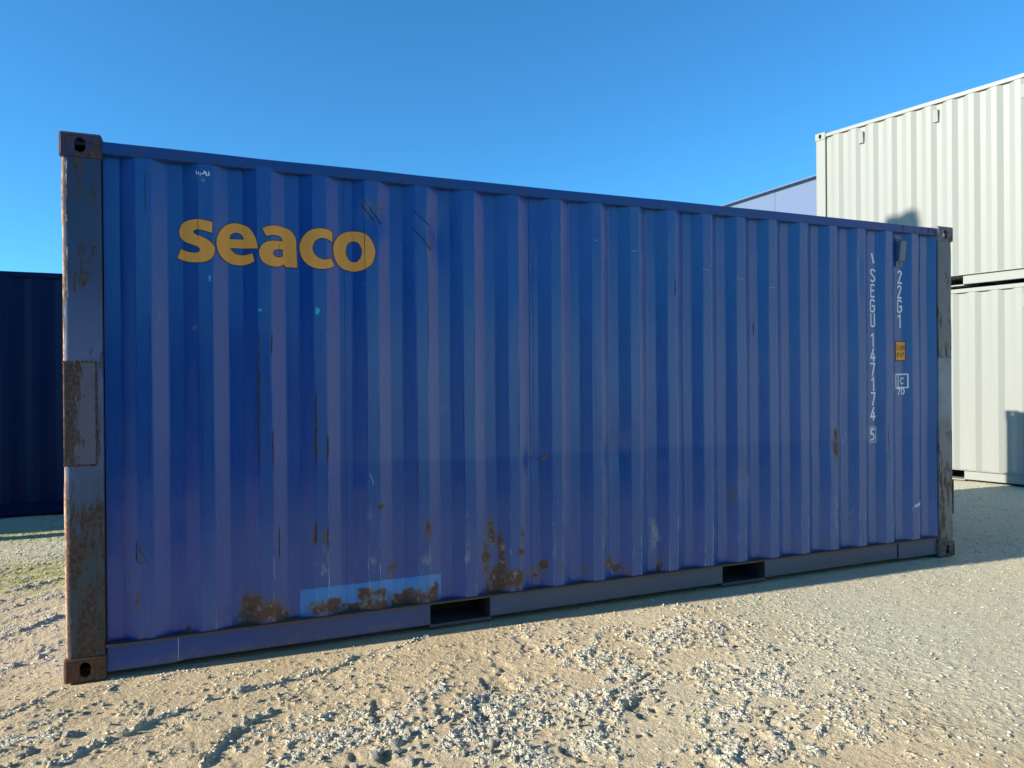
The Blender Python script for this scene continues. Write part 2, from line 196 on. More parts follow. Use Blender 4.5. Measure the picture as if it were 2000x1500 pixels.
def m_side():
    n = NT('weathered_blue_paint')
    big = n.noise(1.1, 3, .5, sc=(1, 1, .5)); streak = n.noise(9, 4, .6, sc=(3.2, 1, .16)); fine = n.noise(70, 4, .6)
    col = n.mix(n.step(big, .35, .68), (.001, .053, .30), (.002, .066, .29))
    col = n.mix(n.mul(n.step(streak, .45, .75), .30), col, (.018, .10, .30))
    fade = n.mul(n.step(n.add(n.x, n.mul(n.noise(.8, 2), 1.2)), 1.5, 6.2), .34)
    col = n.mix(fade, col, (.035, .155, .30))
    # band of lilac blue mixed in across the middle of the wall
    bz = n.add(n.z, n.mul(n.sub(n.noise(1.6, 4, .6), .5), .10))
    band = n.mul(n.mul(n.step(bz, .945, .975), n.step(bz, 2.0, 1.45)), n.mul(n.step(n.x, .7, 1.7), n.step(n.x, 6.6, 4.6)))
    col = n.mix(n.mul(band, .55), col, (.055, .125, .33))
    # bright repainted rectangle low on the wall
    wob = n.mul(n.sub(n.noise(6, 3), .5), .012)
    zz = n.add(n.z, wob); xx = n.add(n.x, n.mul(wob, .5))
    ztop = n.add(n.sub(n.z, n.add(n.mul(n.sub(n.x, 1.07), .004), .310)), n.mul(n.sub(n.y, .03), .28))
    pt = n.mul(n.mul(n.step(xx, 1.072, 1.076), n.step(xx, 1.852, 1.847)), n.step(n.add(ztop, wob), .003, -.003))
    col = n.mix(n.mul(pt, .93), col, (.0, .24, .66))
    # pale scuffs and dust
    pa = n.attr('pale'); sc = n.noise(26, 8, .72, sc=(1.4, 1, .7)); sc2 = n.noise(90, 4, .7, sc=(2.5, 1, .4))
    dusty = n.mul(n.step(n.add(n.mul(pa, .32), sc), .62, .86), .55)
    col = n.mix(dusty, col, (.25, .26, .22))
    sp = n.step(n.add(n.mul(pa, .26), sc2), .76, .80)
    col = n.mix(n.mul(sp, .75), col, (.5, .58, .62))
    ed = n.attr('edge'); es = n.noise(38, 5, .7, sc=(7, 1, .35), loc=(3, 0, 1))
    chips = n.step(n.add(n.mul(ed, .20), es), .765, .80)
    col = n.mix(n.mul(chips, .8), col, (.40, .48, .60))
    chd = n.step(n.add(n.mul(ed, .19), n.noise(30, 6, .75, sc=(9, 1, .22), loc=(9, 0, 4))), .80, .815)
    col = n.mix(n.mul(chd, .85), col, (.03, .02, .02))
    col = n.mix(n.mul(n.step(n.add(n.mul(ed, .12), n.noise(14, 7, .75, sc=(1.8, 1, .5), loc=(5, 2, 1))), .70, .74), .5), col, (.16, .07, .055))
    # crest flats are mixed towards a paler blue in uneven patches
    col = n.mix(n.mul(n.attr('crest'), n.step(n.noise(5, 5, .7, sc=(2, 1, .5), loc=(1, 1, 7)), .3, .8, .02, .35)), col, (.035, .135, .27))
    cy = n.step(n.add(n.attr('cyan'), n.mul(n.sub(fine, .5), .9)), .45, .55)
    col = n.mix(cy, col, (.03, .45, .62))
    # rust
    ra = n.attr('rust'); rn = n.noise(16, 8, .7); rs = n.noise(10, 6, .7, sc=(3, 1, .5), loc=(2, 0, 0))
    rm = n.add(n.mul(ra, .80), n.mul(n.sub(rn, .5), 1.9))
    stain = n.mul(n.step(n.add(n.mul(ra, .9), n.mul(n.sub(rs, .5), 1.0)), .08, .60), .62)
    col = n.mix(stain, col, (.085, .075, .05))
    rmask = n.step(rm, .38, .62)
    flake = n.mul(rmask, n.step(n.noise(22, 5, .7, loc=(4, 4, 4)), .57, .60))
    rc = n.mix(n.mul(n.step(n.noise(9, 4), .5, .7), .6), n.mix(.35, rust_color(n), (.15, .06, .028)), (.07, .045, .03))
    col = n.mix(rmask, col, rc)
    col = n.mix(n.mul(flake, .7), col, (.30, .25, .20))
    # dark line along the sill
    sill = n.step(n.add(n.z, n.mul(n.sub(n.noise(12, 5, .7), .5), .06)), .170, .163)
    col = n.mix(n.mul(sill, .4), col, (.06, .035, .025))
    rough = n.add(n.step(n.mx(rmask, dusty), 0, 1, .24, .75), n.mul(streak, .08))
    n.bump(n.add(n.mul(rmask, n.noise(40, 6, .7)), n.mul(n.noise(3, 3), .4)), .6, .004)
    return n.fin(col, rough, 0, .72)

def m_frame(name, stops, rustamt, zlo=0, zhi=2.6, edge=False, rough=.42):
    """weathered frame paint: colour by height, vertical rust streaks and chips"""
    n = NT(name)
    t = n.step(n.add(n.z, n.mul(n.sub(n.noise(2.2, 4, .6), .5), .5)), zlo, zhi)
    nn = n.n.new('ShaderNodeMapRange'); n.put(n.add(n.z, n.mul(n.sub(n.noise(2.2, 4, .6), .5), .35)), nn.inputs[0])
    nn.inputs[1].default_value = zlo; nn.inputs[2].default_value = zhi
    col = n.ramp(nn.outputs[0], stops)
    blotch = n.noise(7, 6, .65, sc=(1, 1, .4))
    col = n.mix(n.mul(n.step(blotch, .45, .7), .45), col, (.06, .065, .075))
    col = n.mix(n.mul(n.step(n.noise(30, 6, .75, sc=(3, 1, .3), loc=(7, 0, 0)), .60, .66), .6), col, (.012, .06, .26))
    ra = rustamt(n)
    rn = n.noise(13, 8, .72, sc=(2.2, 1.5, .35)); rb = n.noise(5, 7, .7, sc=(1.5, 1, .6), loc=(3, 3, 3))
    m = n.step(n.add(ra, n.add(n.mul(n.sub(rn, .5), 1.3), n.mul(n.sub(rb, .5), 1.2))), .48, .60)
    col = n.mix(n.mul(m, .92), col, rust_color(n))
    eg = n.mul(n.step(n.x, .022, .010), n.step(n.noise(8, 6, .7, sc=(1, 1, .4), loc=(5, 5, 5)), .38, .5))
    col = n.mix(n.mul(eg, .85), col, n.mix(n.step(n.noise(26, 5, .7), .4, .6), (.42, .17, .08), (.66, .46, .31)))
    sp = n.step(n.noise(55, 6, .75), .69, .72)
    col = n.mix(n.mul(sp, .6), col, (.03, .02, .02))
    wh = n.step(n.noise(34, 6, .8, sc=(2, 1, .6), loc=(11, 2, 5)), .735, .75)
    col = n.mix(n.mul(wh, .6), col, (.42, .48, .52))
    n.bump(n.add(n.mul(m, n.noise(45, 6, .7)), n.mul(n.noise(6, 4), .5)), .8, .005)
    return n.fin(col, n.step(m, 0, 1, rough, .8), 0, .45)

def m_simple(name, col, var=.25, rough=.45, scale=2.0, dirt=(.1, .09, .07), dirt_amt=.15, bump=.3, spec=.5):
    n = NT(name)
    a = n.noise(scale, 5, .6, sc=(1, 1, .35)); b = n.noise(scale * 14, 5, .65)
    c = n.mix(n.mul(n.step(a, .35, .7), var), col, tuple(k * .72 for k in col))
    c = n.mix(n.mul(n.step(b, .6, .8), dirt_amt), c, dirt)
    c = n.mix(n.mul(n.step(n.noise(scale * 3, 6, .7, sc=(2, 2, .15), loc=(4, 1, 0)), .55, .8), dirt_amt), c, dirt)
    n.bump(n.add(a, n.mul(b, .1)), bump, .004)
    return n.fin(c, rough, 0, spec)

def m_rustcast(name, paint, amt):
    n = NT(name)
    rn = n.noise(11, 8, .7); m = n.step(rn, .62 - amt * .35, .70 - amt * .25)
    c = n.mix(m, n.mix(n.step(n.noise(25, 5), .4, .7), paint, tuple(k * .55 for k in paint)), rust_color(n))
    n.bump(n.noise(40, 7, .7), .8, .004)
    return n.fin(c, .7, 0, .35)

def m_flat(name, col, rough=.6, var=.2):
    n = NT(name)
    c = n.mix(n.mul(n.step(n.noise(18, 6, .7), .45, .75), var), col, tuple(k * .6 for k in col))
    return n.fin(c, rough, 0, .4)

M = {}
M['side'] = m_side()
def zram(pts):
    def f(n):
        nn = n.n.new('ShaderNodeValToRGB'); mr = n.n.new('ShaderNodeMapRange'); n.put(n.z, mr.inputs[0])
        mr.inputs[2].default_value = 2.6; n.t.links.new(mr.outputs[0], nn.inputs[0]); e = nn.color_ramp.elements
        while len(e) < len(pts): e.new(.5)
        for k, (z, v) in enumerate(pts): e[k].position = z / 2.6; e[k].color = (v, v, v, 1)
        s = n.n.new('ShaderNodeRGBToBW'); n.t.links.new(nn.outputs[0], s.inputs[0])
        ed = n.mul(n.step(n.x, .030, .004), .55)
        return n.add(s.outputs[0], ed)
    return f
M['post_l'] = m_frame('worn_post_paint', [(0, (.045, .06, .065)), (.22, (.045, .075, .09)), (.38, (.10, .14, .24)), (.60, (.13, .16, .28)), (.74, (.045, .08, .16)), (1, (.025, .045, .10))],
                      zram([(0, .60), (.8, .52), (1.15, .34), (1.6, .34), (1.9, .46), (2.5, .42)]))
M['post_r'] = m_frame('worn_grey_post_paint', [(0, (.13, .14, .14)), (.38, (.17, .19, .20)), (.44, (.22, .26, .30)), (.58, (.22, .26, .30)), (.64, (.15, .17, .18)), (1, (.12, .14, .16))],
                      zram([(0, .5), (.98, .44), (1.02, -.3), (1.53, -.3), (1.56, .5), (1.9, .42), (2.5, .25)]))
M['plate'] = m_frame('rusty_plate_paint', [(0, (.10, .12, .19)), (.5, (.15, .14, .17)), (1, (.13, .12, .14))], lambda n: n.step(n.x, .15, .0, .28, .75))
M['weld'] = m_rustcast('rusty_weld', (.06, .035, .025), .7)
M['sill'] = m_simple('dusty_rusty_sill', (.12, .075, .055), rough=.8, var=.5, scale=7, dirt=(.03, .03, .05), dirt_amt=.5)
M['rail_t'] = m_frame('top_rail_paint', [(0, (.008, .055, .25)), (1, (.010, .065, .25))], lambda n: n.step(n.x, 4.0, 6.0, .20, .42))
M['rail_t'].name = 'top_rail_blue_paint'
def m_brail():
    n = NT('bottom_rail_paint')
    f = n.step(n.add(n.x, n.mul(n.noise(1.5, 4), 1.5)), 1.2, 3.6)
    c = n.mix(f, (.008, .062, .29), (.06, .10, .16))
    c = n.mix(n.mul(n.step(n.noise(3, 6, .65, sc=(.6, 1, 2)), .45, .7), .4), c, (.06, .075, .11))
    mud = n.step(n.add(n.z, n.mul(n.sub(n.noise(9, 7, .75, sc=(1.5, 1, 1)), .5), .16)), .085, .030)
    c = n.mix(n.mul(mud, n.step(n.noise(30, 6, .75), .35, .7, .1, .55)), c, (.20, .17, .12))
    ln = n.step(n.add(n.z, n.mul(n.sub(n.noise(15, 5, .7), .5), .03)), .158, .150, 1, 0)
    c = n.mix(n.mul(ln, .7), c, (.09, .045, .03))
    lb = n.step(n.add(n.z, n.mul(n.sub(n.noise(15, 5, .7), .5), .012)), .030, .022)
    c = n.mix(n.mul(lb, .6), c, (.12, .11, .10))
    c = n.mix(n.mul(n.step(n.noise(60, 6, .75, sc=(.4, 1, 1.5)), .71, .73), .6), c, (.35, .42, .5))
    n.bump(n.noise(5, 5), .4, .004)
    return n.fin(c, .42, 0, .5)
M['rail_b'] = m_brail()
M['cast_tl'] = m_rustcast('casting_purple_rust', (.075, .06, .12), .40)
M['cast_bl'] = m_rustcast('casting_brown_rust', (.15, .065, .035), .45)
M['cast_tr'] = m_rustcast('casting_grey', (.22, .21, .20), .30)
M['cast_br'] = m_rustcast('casting_grey_brown', (.17, .14, .12), .45)
M['blue'] = m_simple('plain_blue_paint', (.015, .06, .3), rough=.4)
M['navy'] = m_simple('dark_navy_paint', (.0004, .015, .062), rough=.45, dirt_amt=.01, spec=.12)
M['white'] = m_simple('cream_white_paint', (.295, .30, .268), var=.05, rough=.4, dirt_amt=.03, bump=.08, spec=.15)
M['grey'] = m_simple('dark_grey_steel', (.08, .085, .09), rough=.5)
M['galv'] = m_simple('galvanised_steel', (.4, .41, .42), rough=.45)
M['wood'] = m_simple('floor_timber', (.16, .10, .06), rough=.8)
M['rubber'] = m_flat('black_rubber_gasket', (.02, .02, .02), .7)
def m_logo():
    n = NT('yellow_logo_film')
    c = n.mix(n.mul(n.step(n.noise(12, 6, .7, sc=(2, 1, .4)), .4, .75), .35), (.98, .40, .06), (.70, .27, .06))
    c = n.mix(n.step(n.noise(60, 6, .8, sc=(4, 1, .5)), .735, .75), c, (.2, .1, .03))
    return n.fin(c, .5, 0, .3)
M['logo'] = m_logo()
M['logo_edge'] = m_flat('dark_logo_outline', (.03, .028, .05))
M['text'] = m_flat('white_lettering', (.88, .90, .88), .5, .15)
M['yplate'] = m_flat('orange_yellow_sticker', (.95, .38, .05), .5, .2)
M['black'] = m_flat('black_print', (.02, .02, .02))
M['scratch'] = m_flat('pale_scratch', (.35, .42, .5))
M['dscratch'] = m_flat('dark_scratch', (.03, .025, .035))
M['sticker'] = m_flat('pale_blue_sticker', (.45, .6, .65), .5, .3)

# ============================================================= container geometry
L, W = 6.058, 2.438
CO, CI, P0, PT = .012, .048, .35, .2785
def prof(x, p0=P0, pt=PT, co=CO, ci=CI):
    a = np.abs(((x - p0 + pt / 2) % pt) - pt / 2) * (.2785 / pt)
    return co + (ci - co) * np.clip((a - .034) / .0705, 0, 1)
def prof_x(x0, x1, p0=P0, pt=PT, sub=0):
    """sample positions: every bend gets a tight pair of loops, flats optional subdivisions"""
    xs = [x0, x1]; k0 = int((x0 - p0) / pt) - 2
    for k in range(k0, k0 + int((x1 - x0) / pt) + 5):
        c = p0 + k * pt; s = pt / .2785
        b = [c - .1045 * s, c - .034 * s, c + .034 * s, c + .1045 * s]
        for v in b: xs += [v - .005, v, v + .005]
        if sub:
            for u, v in ((b[0], b[1]), (b[1], b[2]), (b[2], b[3]), (b[3], c + pt - .1045 * s)):
                xs += list(np.linspace(u + .005, v - .005, sub + 2)[1:-1])
    xs = np.array(sorted(v for v in set(np.round(xs, 5)) if x0 - 1e-6 <= v <= x1 + 1e-6))
    keep = np.concatenate([[True], np.diff(xs) > .0015]); return xs[keep]
DENTS = [(1.47, 2.30, .07, .10, .012), (1.84, 2.24, .07, .13, .014), (4.90, 1.10, .09, .16, .009), (5.07, 2.20, .05, .22, .012), (3.0, .95, .12, .1, .010),
         (2.42, .93, .06, .07, .010), (5.30, 1.02, .12, .12, .008), (4.0, .70, .06, .10, .012), (1.25, .19, .10, .05, .012), (1.62, .2, .14, .05, .010), (.75, .22, .12, .05, .010),
         (4.75, .9, .1, .1, .01), (5.85, .9, .1, .3, .006), (2.1, 1.3, .3, .3, .006), (3.6, 1.6, .4, .3, .005), (.6, 1.3, .25, .5, .006)]
def wall_y(x, z):
    x = np.asarray(x, float); z = np.asarray(z, float)
    # slight wander of the bends makes the pressed steel look used
    xs = x + .006 * (fbm(x * 1.3, z * .8, 5) - .5) + .004 * (fbm(x * 4, z * 2.5, 8) - .5)
    y = prof(xs) + .015 * (fbm(x * 1.1, z * 1.3, 2) - .5) + .004 * (fbm(x * 5, z * 4, 3) - .5)
    for a, b, rx, rz, h in DENTS:
        y = y + h * np.exp(-((x - a) / rx) ** 2 - ((z - b) / rz) ** 2)
    return y

def marks(x, z, lst):
    s = np.zeros_like(x)
    x = x + .05 * (fbm(x * 22, z * 14, 81, 4, .6) - .5) + .03 * (vn(x * 6, z * 5, 83) - .5); z = z + .07 * (fbm(x * 15, z * 12, 82, 4, .6) - .5)
    for a, b, rx, rz, st in lst:
        s = np.maximum(s, st * np.exp(-.62 * (((x - a) / rx) ** 2 + ((z - b) / rz) ** 2) ** 1.3))
    return s

def oval(cx, cy, w, h, n=20):
    """elongated hole, straight sides"""
    r = min(w, h) / 2; pts = []
    for i in range(n):
        t = 2 * math.pi * i / n; dx, dy = math.cos(t), math.sin(t)
        pts.append((cx + r * dx + (w / 2 - r) * (1 if dx > 1e-6 else -1 if dx < -1e-6 else 0), cy + r * dy + (h / 2 - r) * (1 if dy > 1e-6 else -1 if dy < -1e-6 else 0)))
    return pts
def casting_mesh(name, mat, lx, ly, lz, holes):
    """ISO corner casting: hollow block, rounded edges, oval holes. holes: list of (axis, sign)"""
    bm = bmesh.new(); box(bm, 0, lx, 0, ly, 0, lz, bev=.012, seg=2)
    for ax, sg in holes:
        lim = (lx, ly, lz)[ax] if sg > 0 else 0
        f = max((f for f in bm.faces if abs(f.normal[ax]) > .99 and abs(f.calc_center_median()[ax] - lim) < 1e-4), key=lambda f: f.calc_area())
        loop = [v for v in f.verts]; a, b = [k for k in range(3) if k != ax]
        ca, cb = (lx, ly, lz)[a] / 2, (lx, ly, lz)[b] / 2
        wa, wb = (.064, .110) if ax == 2 and a == 1 else (.110, .064) if ax == 2 else (.048, .070)
        pts = oval(ca, cb, wa, wb); vs_ = []
        for u, v in pts:
            co = [0, 0, 0]; co[ax] = lim; co[a] = u; co[b] = v; vs_.append(bm.verts.new(co))
        bm.faces.remove(f)
        e1 = [bm.edges.get((loop[i], loop[(i + 1) % len(loop)])) for i in range(len(loop))]
        e2 = [bm.edges.new((vs_[i], vs_[(i + 1) % len(vs_)])) for i in range(len(vs_))]
        nv = Vector((0, 0, 0)); nv[ax] = sg
        bmesh.ops.triangle_fill(bm, edges=e1 + e2, use_beauty=True, normal=nv)
        back = []
        for v in vs_:
            co = v.co.copy(); co[ax] -= sg * .030; back.append(bm.verts.new(co))
        for i in range(len(vs_)):
            j = (i + 1) % len(vs_); bm.faces.new((vs_[i], vs_[j], back[j], back[i]))
    bmesh.ops.recalc_face_normals(bm, faces=bm.faces)
    me = bpy.data.meshes.new(name); bm.to_mesh(me); bm.free(); me.materials.append(mat); return me

def vent(parent, x, z, mat, y0=.010, w=.07, h=.17, dep=.045):
    """small sheet metal ventilator cover: hood box, lower and upper fixing flanges"""
    bm = bmesh.new()
    box(bm, x - w / 2, x + w / 2, y0 - .012, y0 + dep, z - h / 2, z + h / 2, bev=.004)
    for v in bm.verts:                                   # hood slopes in at the foot and left cheek
        if v.co.z < z - h / 2 + .012 and v.co.y < y0 + .01: v.co.y += .018
    o = obj('ventilator', bm, mat, parent)
    fb = (boxes((x - w / 2 - .006, x + w / 2 + .006, y0 + dep - .006, y0 + dep, z + h / 2 + .001, z + h / 2 + .026)),
          boxes((x - w / 2 - .006, x + w / 2 + .006, y0 + dep - .006, y0 + dep, z - h / 2 - .040, z - h / 2 - .001)))
    obj('fixing_flange', fb[0], mat, o); obj('fixing_flange', fb[1], mat, o)
    for dx, zz in ((-.02, z + h / 2 + .013), (.02, z + h / 2 + .013), (0, z - h / 2 - .02)):
        rb = bmesh.new(); cyl(rb, (x + dx, y0 + dep - .013, zz), (x + dx, y0 + dep - .004, zz), .005, n=8)
        obj('rivet', rb, M['grey'], o)
    return o

def build_container(name, label, cat, loc, rz, H, pal, group=None, fancy=False, length=L, p0=P0, pt=PT, vents=(), depth=.036, pockets=((1.780, 2.142), (3.815, 4.176))):
    t = thing(name, label, cat, loc, rz, group)
    Ln = length; cs = []
    # corner castings
    for ix in (0, 1):
        for iy in (0, 1):
            for iz in (0, 1):
                key = ('cast_' + ('t' if iz else 'b') + ('r' if ix else 'l')) if fancy else pal['cast']
                me = casting_mesh('corner_casting', M[key] if fancy else pal['cast'], .178, .162, .118,
                                  [(1, 1 if iy else -1), (0, 1 if ix else -1), (2, 1 if iz else -1)])
                o = obj('corner_casting', me, None, t)
                o.location = ((Ln - .178) * ix, (W - .162) * iy, (H - .118) * iz)
                cs.append(o)
    # corner posts: folded plate, front leg with rounded outer corner
    for ix in (0, 1):
        for iy in (0, 1):
            m = (M['post_r'] if ix else M['post_l']) if fancy else pal['frame']
            bm = bmesh.new(); X0 = 0 if not ix else Ln
            sx = 1 if not ix else -1
            px = lambda v: X0 + sx * v
            Y = (lambda v: v) if not iy else (lambda v: W - v)
            pr = [(.172, .060), (.172, .010), (.168, .006), (.034, .006)]
            pr += [(.034 - .026 * math.sin(a), .032 - .026 * math.cos(a)) for a in np.linspace(.2, math.pi / 2, 6)]
            pr += [(.008, .150), (.030, .150), (.030, .060)]
            zs = [.118, H - .118] if not (fancy and iy == 0) else list(np.linspace(.118, H - .118, 40))
            rings = []
            for z in zs:
                r = []
                for a, b in pr:
                    if fancy and a < .05: a += .004 * (float(fbm(np.array(z * 9.), np.array(ix * 3. + 1.))) - .5) * 2; b += .003 * (float(fbm(np.array(z * 6.), np.array(9.))) - .5)
                    r.append(bm.verts.new((px(a), Y(b), z)))
                rings.append(r)
            for r0, r1 in zip(rings, rings[1:]):
                for i in range(len(r0)):
                    j = (i + 1) % len(r0); bm.faces.new((r0[i], r0[j], r1[j], r1[i]))
            bmesh.ops.recalc_face_normals(bm, faces=bm.faces)
            po = obj('corner_post', bm, m, t)
            if fancy and iy == 0 and ix == 0:
                rp = obj('repair_plate', boxes((.012, .143, .0005, .005, 1.027, 1.507), bev=.0015), M['plate'], po)
                wb = bmesh.new(); rr = random.Random(3)
                def bead(a, b):
                    a, b = Vector(a), Vector(b); k = int((b - a).length / .011)
                    for i in range(k):
                        c = a.lerp(b, (i + .5) / k); r_ = .0055 + rr.random() * .003
                        bmesh.ops.create_icosphere(wb, subdivisions=1, radius=r_, matrix=Matrix.Translation(c + Vector((rr.uniform(-.001, .001), 0, rr.uniform(-.001, .001)))) @ Matrix.Diagonal((1, .7, 1.2, 1)))
                bead((.008, .004, 1.510), (.146, .004, 1.510)); bead((.146, .004, 1.510), (.144, .004, 1.022)); bead((.144, .004, 1.022), (.008, .004, 1.027))
                obj('weld_bead', wb, M['weld'], po, kind='stuff')
            if fancy and iy == 0 and ix == 1:
                obj('worn_edge_plate', boxes((Ln - .012, Ln + .001, .010, .10, .33, .60), bev=.002), M['cast_br'], po)
    side = pal['side']; frame = pal['frame']
    rt = M['rail_t'] if fancy else frame; rbm = M['rail_b'] if fancy else frame
    zr0, zr1 = .166, H - .084
    # rails front and back
    for iy in (0, 1):
        Y = (lambda a, b: (a, b)) if not iy else (lambda a, b: (W - b, W - a))
        bm = bmesh.new(); a, b = Y(.006, .070)
        if fancy and not iy:
            # dented square tube, swept so that it wanders a little
            xs = np.linspace(.178, Ln - .178, 90); rings = []
            for x in xs:
                dz = .006 * (float(fbm(np.array(x * 1.2), np.array(4.))) - .5); dy = .008 * (float(fbm(np.array(x * 2.1), np.array(7.))) - .5) + .006 * math.exp(-((x - .9) / .15) ** 2)
                top = H - .031 + dz + .012 * sst(np.array(x), 2.2, 5.6); bot = zr1 + dz - .004 + .010 * sst(np.array(x), 3.5, 5.6)
                c = .006
                rings.append([bm.verts.new((x, yy, zz)) for yy, zz in ((a + dy, bot + c), (a + dy + c * .3, bot + c * .3), (a + dy + c, bot), (b, bot), (b, top), (a + dy + c, top), (a + dy + c * .3, top - c * .3), (a + dy, top - c))])
            for r0, r1 in zip(rings, rings[1:]):
                for i in range(8): bm.faces.new((r0[i], r0[(i + 1) % 8], r1[(i + 1) % 8], r1[i]))
            bmesh.ops.recalc_face_normals(bm, faces=bm.faces)
        else:
            box(bm, .178, Ln - .178, a, b, zr1, H - .030, bev=.004)
        obj('top_side_rail', bm, rt, t)
        # bottom rail in lengths between the fork pockets
        segs = []; x = .178
        for p in pockets: segs.append((x, p[0])); x = p[1]
        segs.append((x, Ln - .178))
        for (xa, xb) in segs:
            bm = bmesh.new(); a, b = Y(.030, .034)
            box(bm, xa, xb, a, b, .034, .150, bev=.001)          # web
            a, b = Y(.034, .090); box(bm, xa + .002, xb - .002, a, b, .030, .036)
            obj('bottom_side_rail', bm, rbm, t)
        a, b = Y(-.002, .092); bm = bmesh.new(); box(bm, .178, Ln - .178, a, b, .1515, .1615, bev=.002)
        obj('sill_flange', bm, M['sill'] if fancy else frame, t)
        a, b = Y(.026, .030)
        obj('rail_end_plate', boxes((.180, .487, a, b, .026, .149)), rbm, t)
        obj('rail_end_plate', boxes((Ln - .600, Ln - .180, a, b, .026, .149)), rbm, t)
        if iy == 0:
            for p in pockets:
                fp = boxes((p[0] - .006, p[0], .032, W - .032, .022, .150), (p[1], p[1] + .006, .032, W - .032, .022, .150),
                           (p[0] - .006, p[1] + .006, .030, .30, .014, .021), (p[0] + .001, p[1] - .001, .092, W - .092, .143, .149), (p[0], p[1], .030, .0335, .0215, .030))
                obj('fork_pocket', fp, M['grey'] if fancy else frame, t)
    # side walls
    if fancy:
        seams = [.176, 1.322, 2.417, 3.519, 4.622, Ln - .176]
        for xa, xb in zip(seams, seams[1:]):
            xs = prof_x(xa + .0012, xb - .0012, sub=5); zs = np.unique(np.concatenate([np.arange(.162, .5, .009), np.arange(.5, zr1 + .01, .016), [zr1 + .012]]))
            X, Z = np.meshgrid(xs, zs); Y_ = wall_y(X, Z)
            me = grid_mesh('side_panel', X, Z, Y_)
            set_attr(me, 'rust', marks(X, Z, RUST) + .26 * np.exp(-((Z - .165) / .014) ** 2) * fbm(X * 5, Z * 0, 4))
            a = np.abs(((X - P0 + PT / 2) % PT) - PT / 2)
            low = sst(Z, 1.0, .25)
            set_attr(me, 'pale', marks(X, Z, PALE))
            set_attr(me, 'edge', np.exp(-((a - .034) / .006) ** 2) * (.55 + .45 * low) * sst(X, .5, .8) + .45 * (a < .034) * (.35 + .65 * low))
            set_attr(me, 'crest', (a < .034) * 1.0)
            set_attr(me, 'cyan', marks(X, Z, CYAN))
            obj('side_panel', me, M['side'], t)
            # folded lap of the joint
        for xs_ in seams[1:-1]:
            zz = np.arange(.17, zr1, .03); 
            X, Z = np.meshgrid(np.array([xs_ - .004, xs_ - .003, xs_ + .0012, xs_ + .0016]), zz)
            Yl = wall_y(X, Z) + np.array([.0005, -.0022, -.0022, .004])[None]
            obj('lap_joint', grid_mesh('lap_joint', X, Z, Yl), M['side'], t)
    else:
        xs = prof_x(.176, Ln - .176, p0, pt); X, Z = np.meshgrid(xs, np.array([.162, .9, 1.7, zr1 + .012]))
        obj('side_wall', grid_mesh('side_wall', X, Z, prof(X, p0, pt, .014, .014 + depth)), side, t)
    xs = prof_x(.176, Ln - .176, p0, pt); X, Z = np.meshgrid(xs, np.array([.162, zr1 + .012]))
    obj('rear_wall', grid_mesh('rear_wall', X, Z, W - prof(X, p0, pt)), pal['side'] if not fancy else M['blue'], t)
    # right end wall, corrugated, with header and sill
    ys = prof_x(.15, W - .15, .35, .25); Yg, Z = np.meshgrid(ys, np.array([.15, H - .10]))
    pm = pal['side'] if not fancy else M['blue']
    obj('end_wall', grid_mesh('end_wall', Ln - prof(Yg, .35, .25), Z, Yg), pm, t)
    obj('end_header', boxes((Ln - .09, Ln - .006, .162, W - .162, H - .11, H - .012), bev=.004), pm, t)
    obj('end_sill', boxes((Ln - .09, Ln - .006, .162, W - .162, .01, .15), bev=.004), pm, t)
    # door end
    obj('door_header', boxes((.008, .09, .162, W - .162, H - .13, H - .004), bev=.004), pm, t)
    obj('door_sill', boxes((.008, .12, .162, W - .162, .004, .13), bev=.004), pm, t)
    for k in (0, 1):
        ya, yb = (.154, W / 2 - .006) if k == 0 else (W / 2 + .006, W - .154)
        d_ = obj('door', boxes((.030, .062, ya, yb, .14, H - .14), (.020, .0305, ya + .06, yb - .06, .32, .78), (.020, .0305, ya + .06, yb - .06, .92, 1.52), (.020, .0305, ya + .06, yb - .06, 1.66, H - .30), bev=.003), pm, t)
        for yy in (ya + .28, yb - .22):
            rb = bmesh.new(); cyl(rb, (.004, yy, .10), (.004, yy, H - .09), .017)
            r_ = obj('lock_rod', rb, M['galv'], d_)
            y0_, y1_ = (yy - .02, yy + .34) if yy < (ya + yb) / 2 else (yy - .3, yy + .02)
            obj('handle', boxes((-.014, -.004, y0_, y1_, 1.08, 1.115), bev=.002), M['galv'], d_)
    # roof and floor
    rx = np.linspace(.09, Ln - .09, 4 * 26 + 1); ph = (np.arange(len(rx)) % 4)
    rz_ = np.where((ph == 1) | (ph == 2), H - .022, H - .042)
    X, Yg = np.meshgrid(rx, np.array([.071, W / 2, W - .071])); Z = np.repeat(rz_[None], 3, 0) + np.array([0, .004, 0])[:, None]
    o = obj('roof', grid_mesh('roof', X, Z, Yg), pm, t); o.data.polygons.foreach_set('use_smooth', [False] * len(o.data.polygons))
    obj('floor', boxes((.10, Ln - .10, .075, W - .075, .151, .178)), M['wood'], t)
    for k in range(14):
        xc = .45 + k * (Ln - .9) / 13
        if any(p[0] - .06 < xc < p[1] + .06 for p in pockets): continue
        obj('cross_member', boxes((xc - .02, xc + .02, .093, W - .093, .036, .150)), M['grey'] if fancy else frame, t)
    for vx, vz in vents: vent(t, vx, vz, M['rail_b'] if fancy == 1 else frame)
    return t

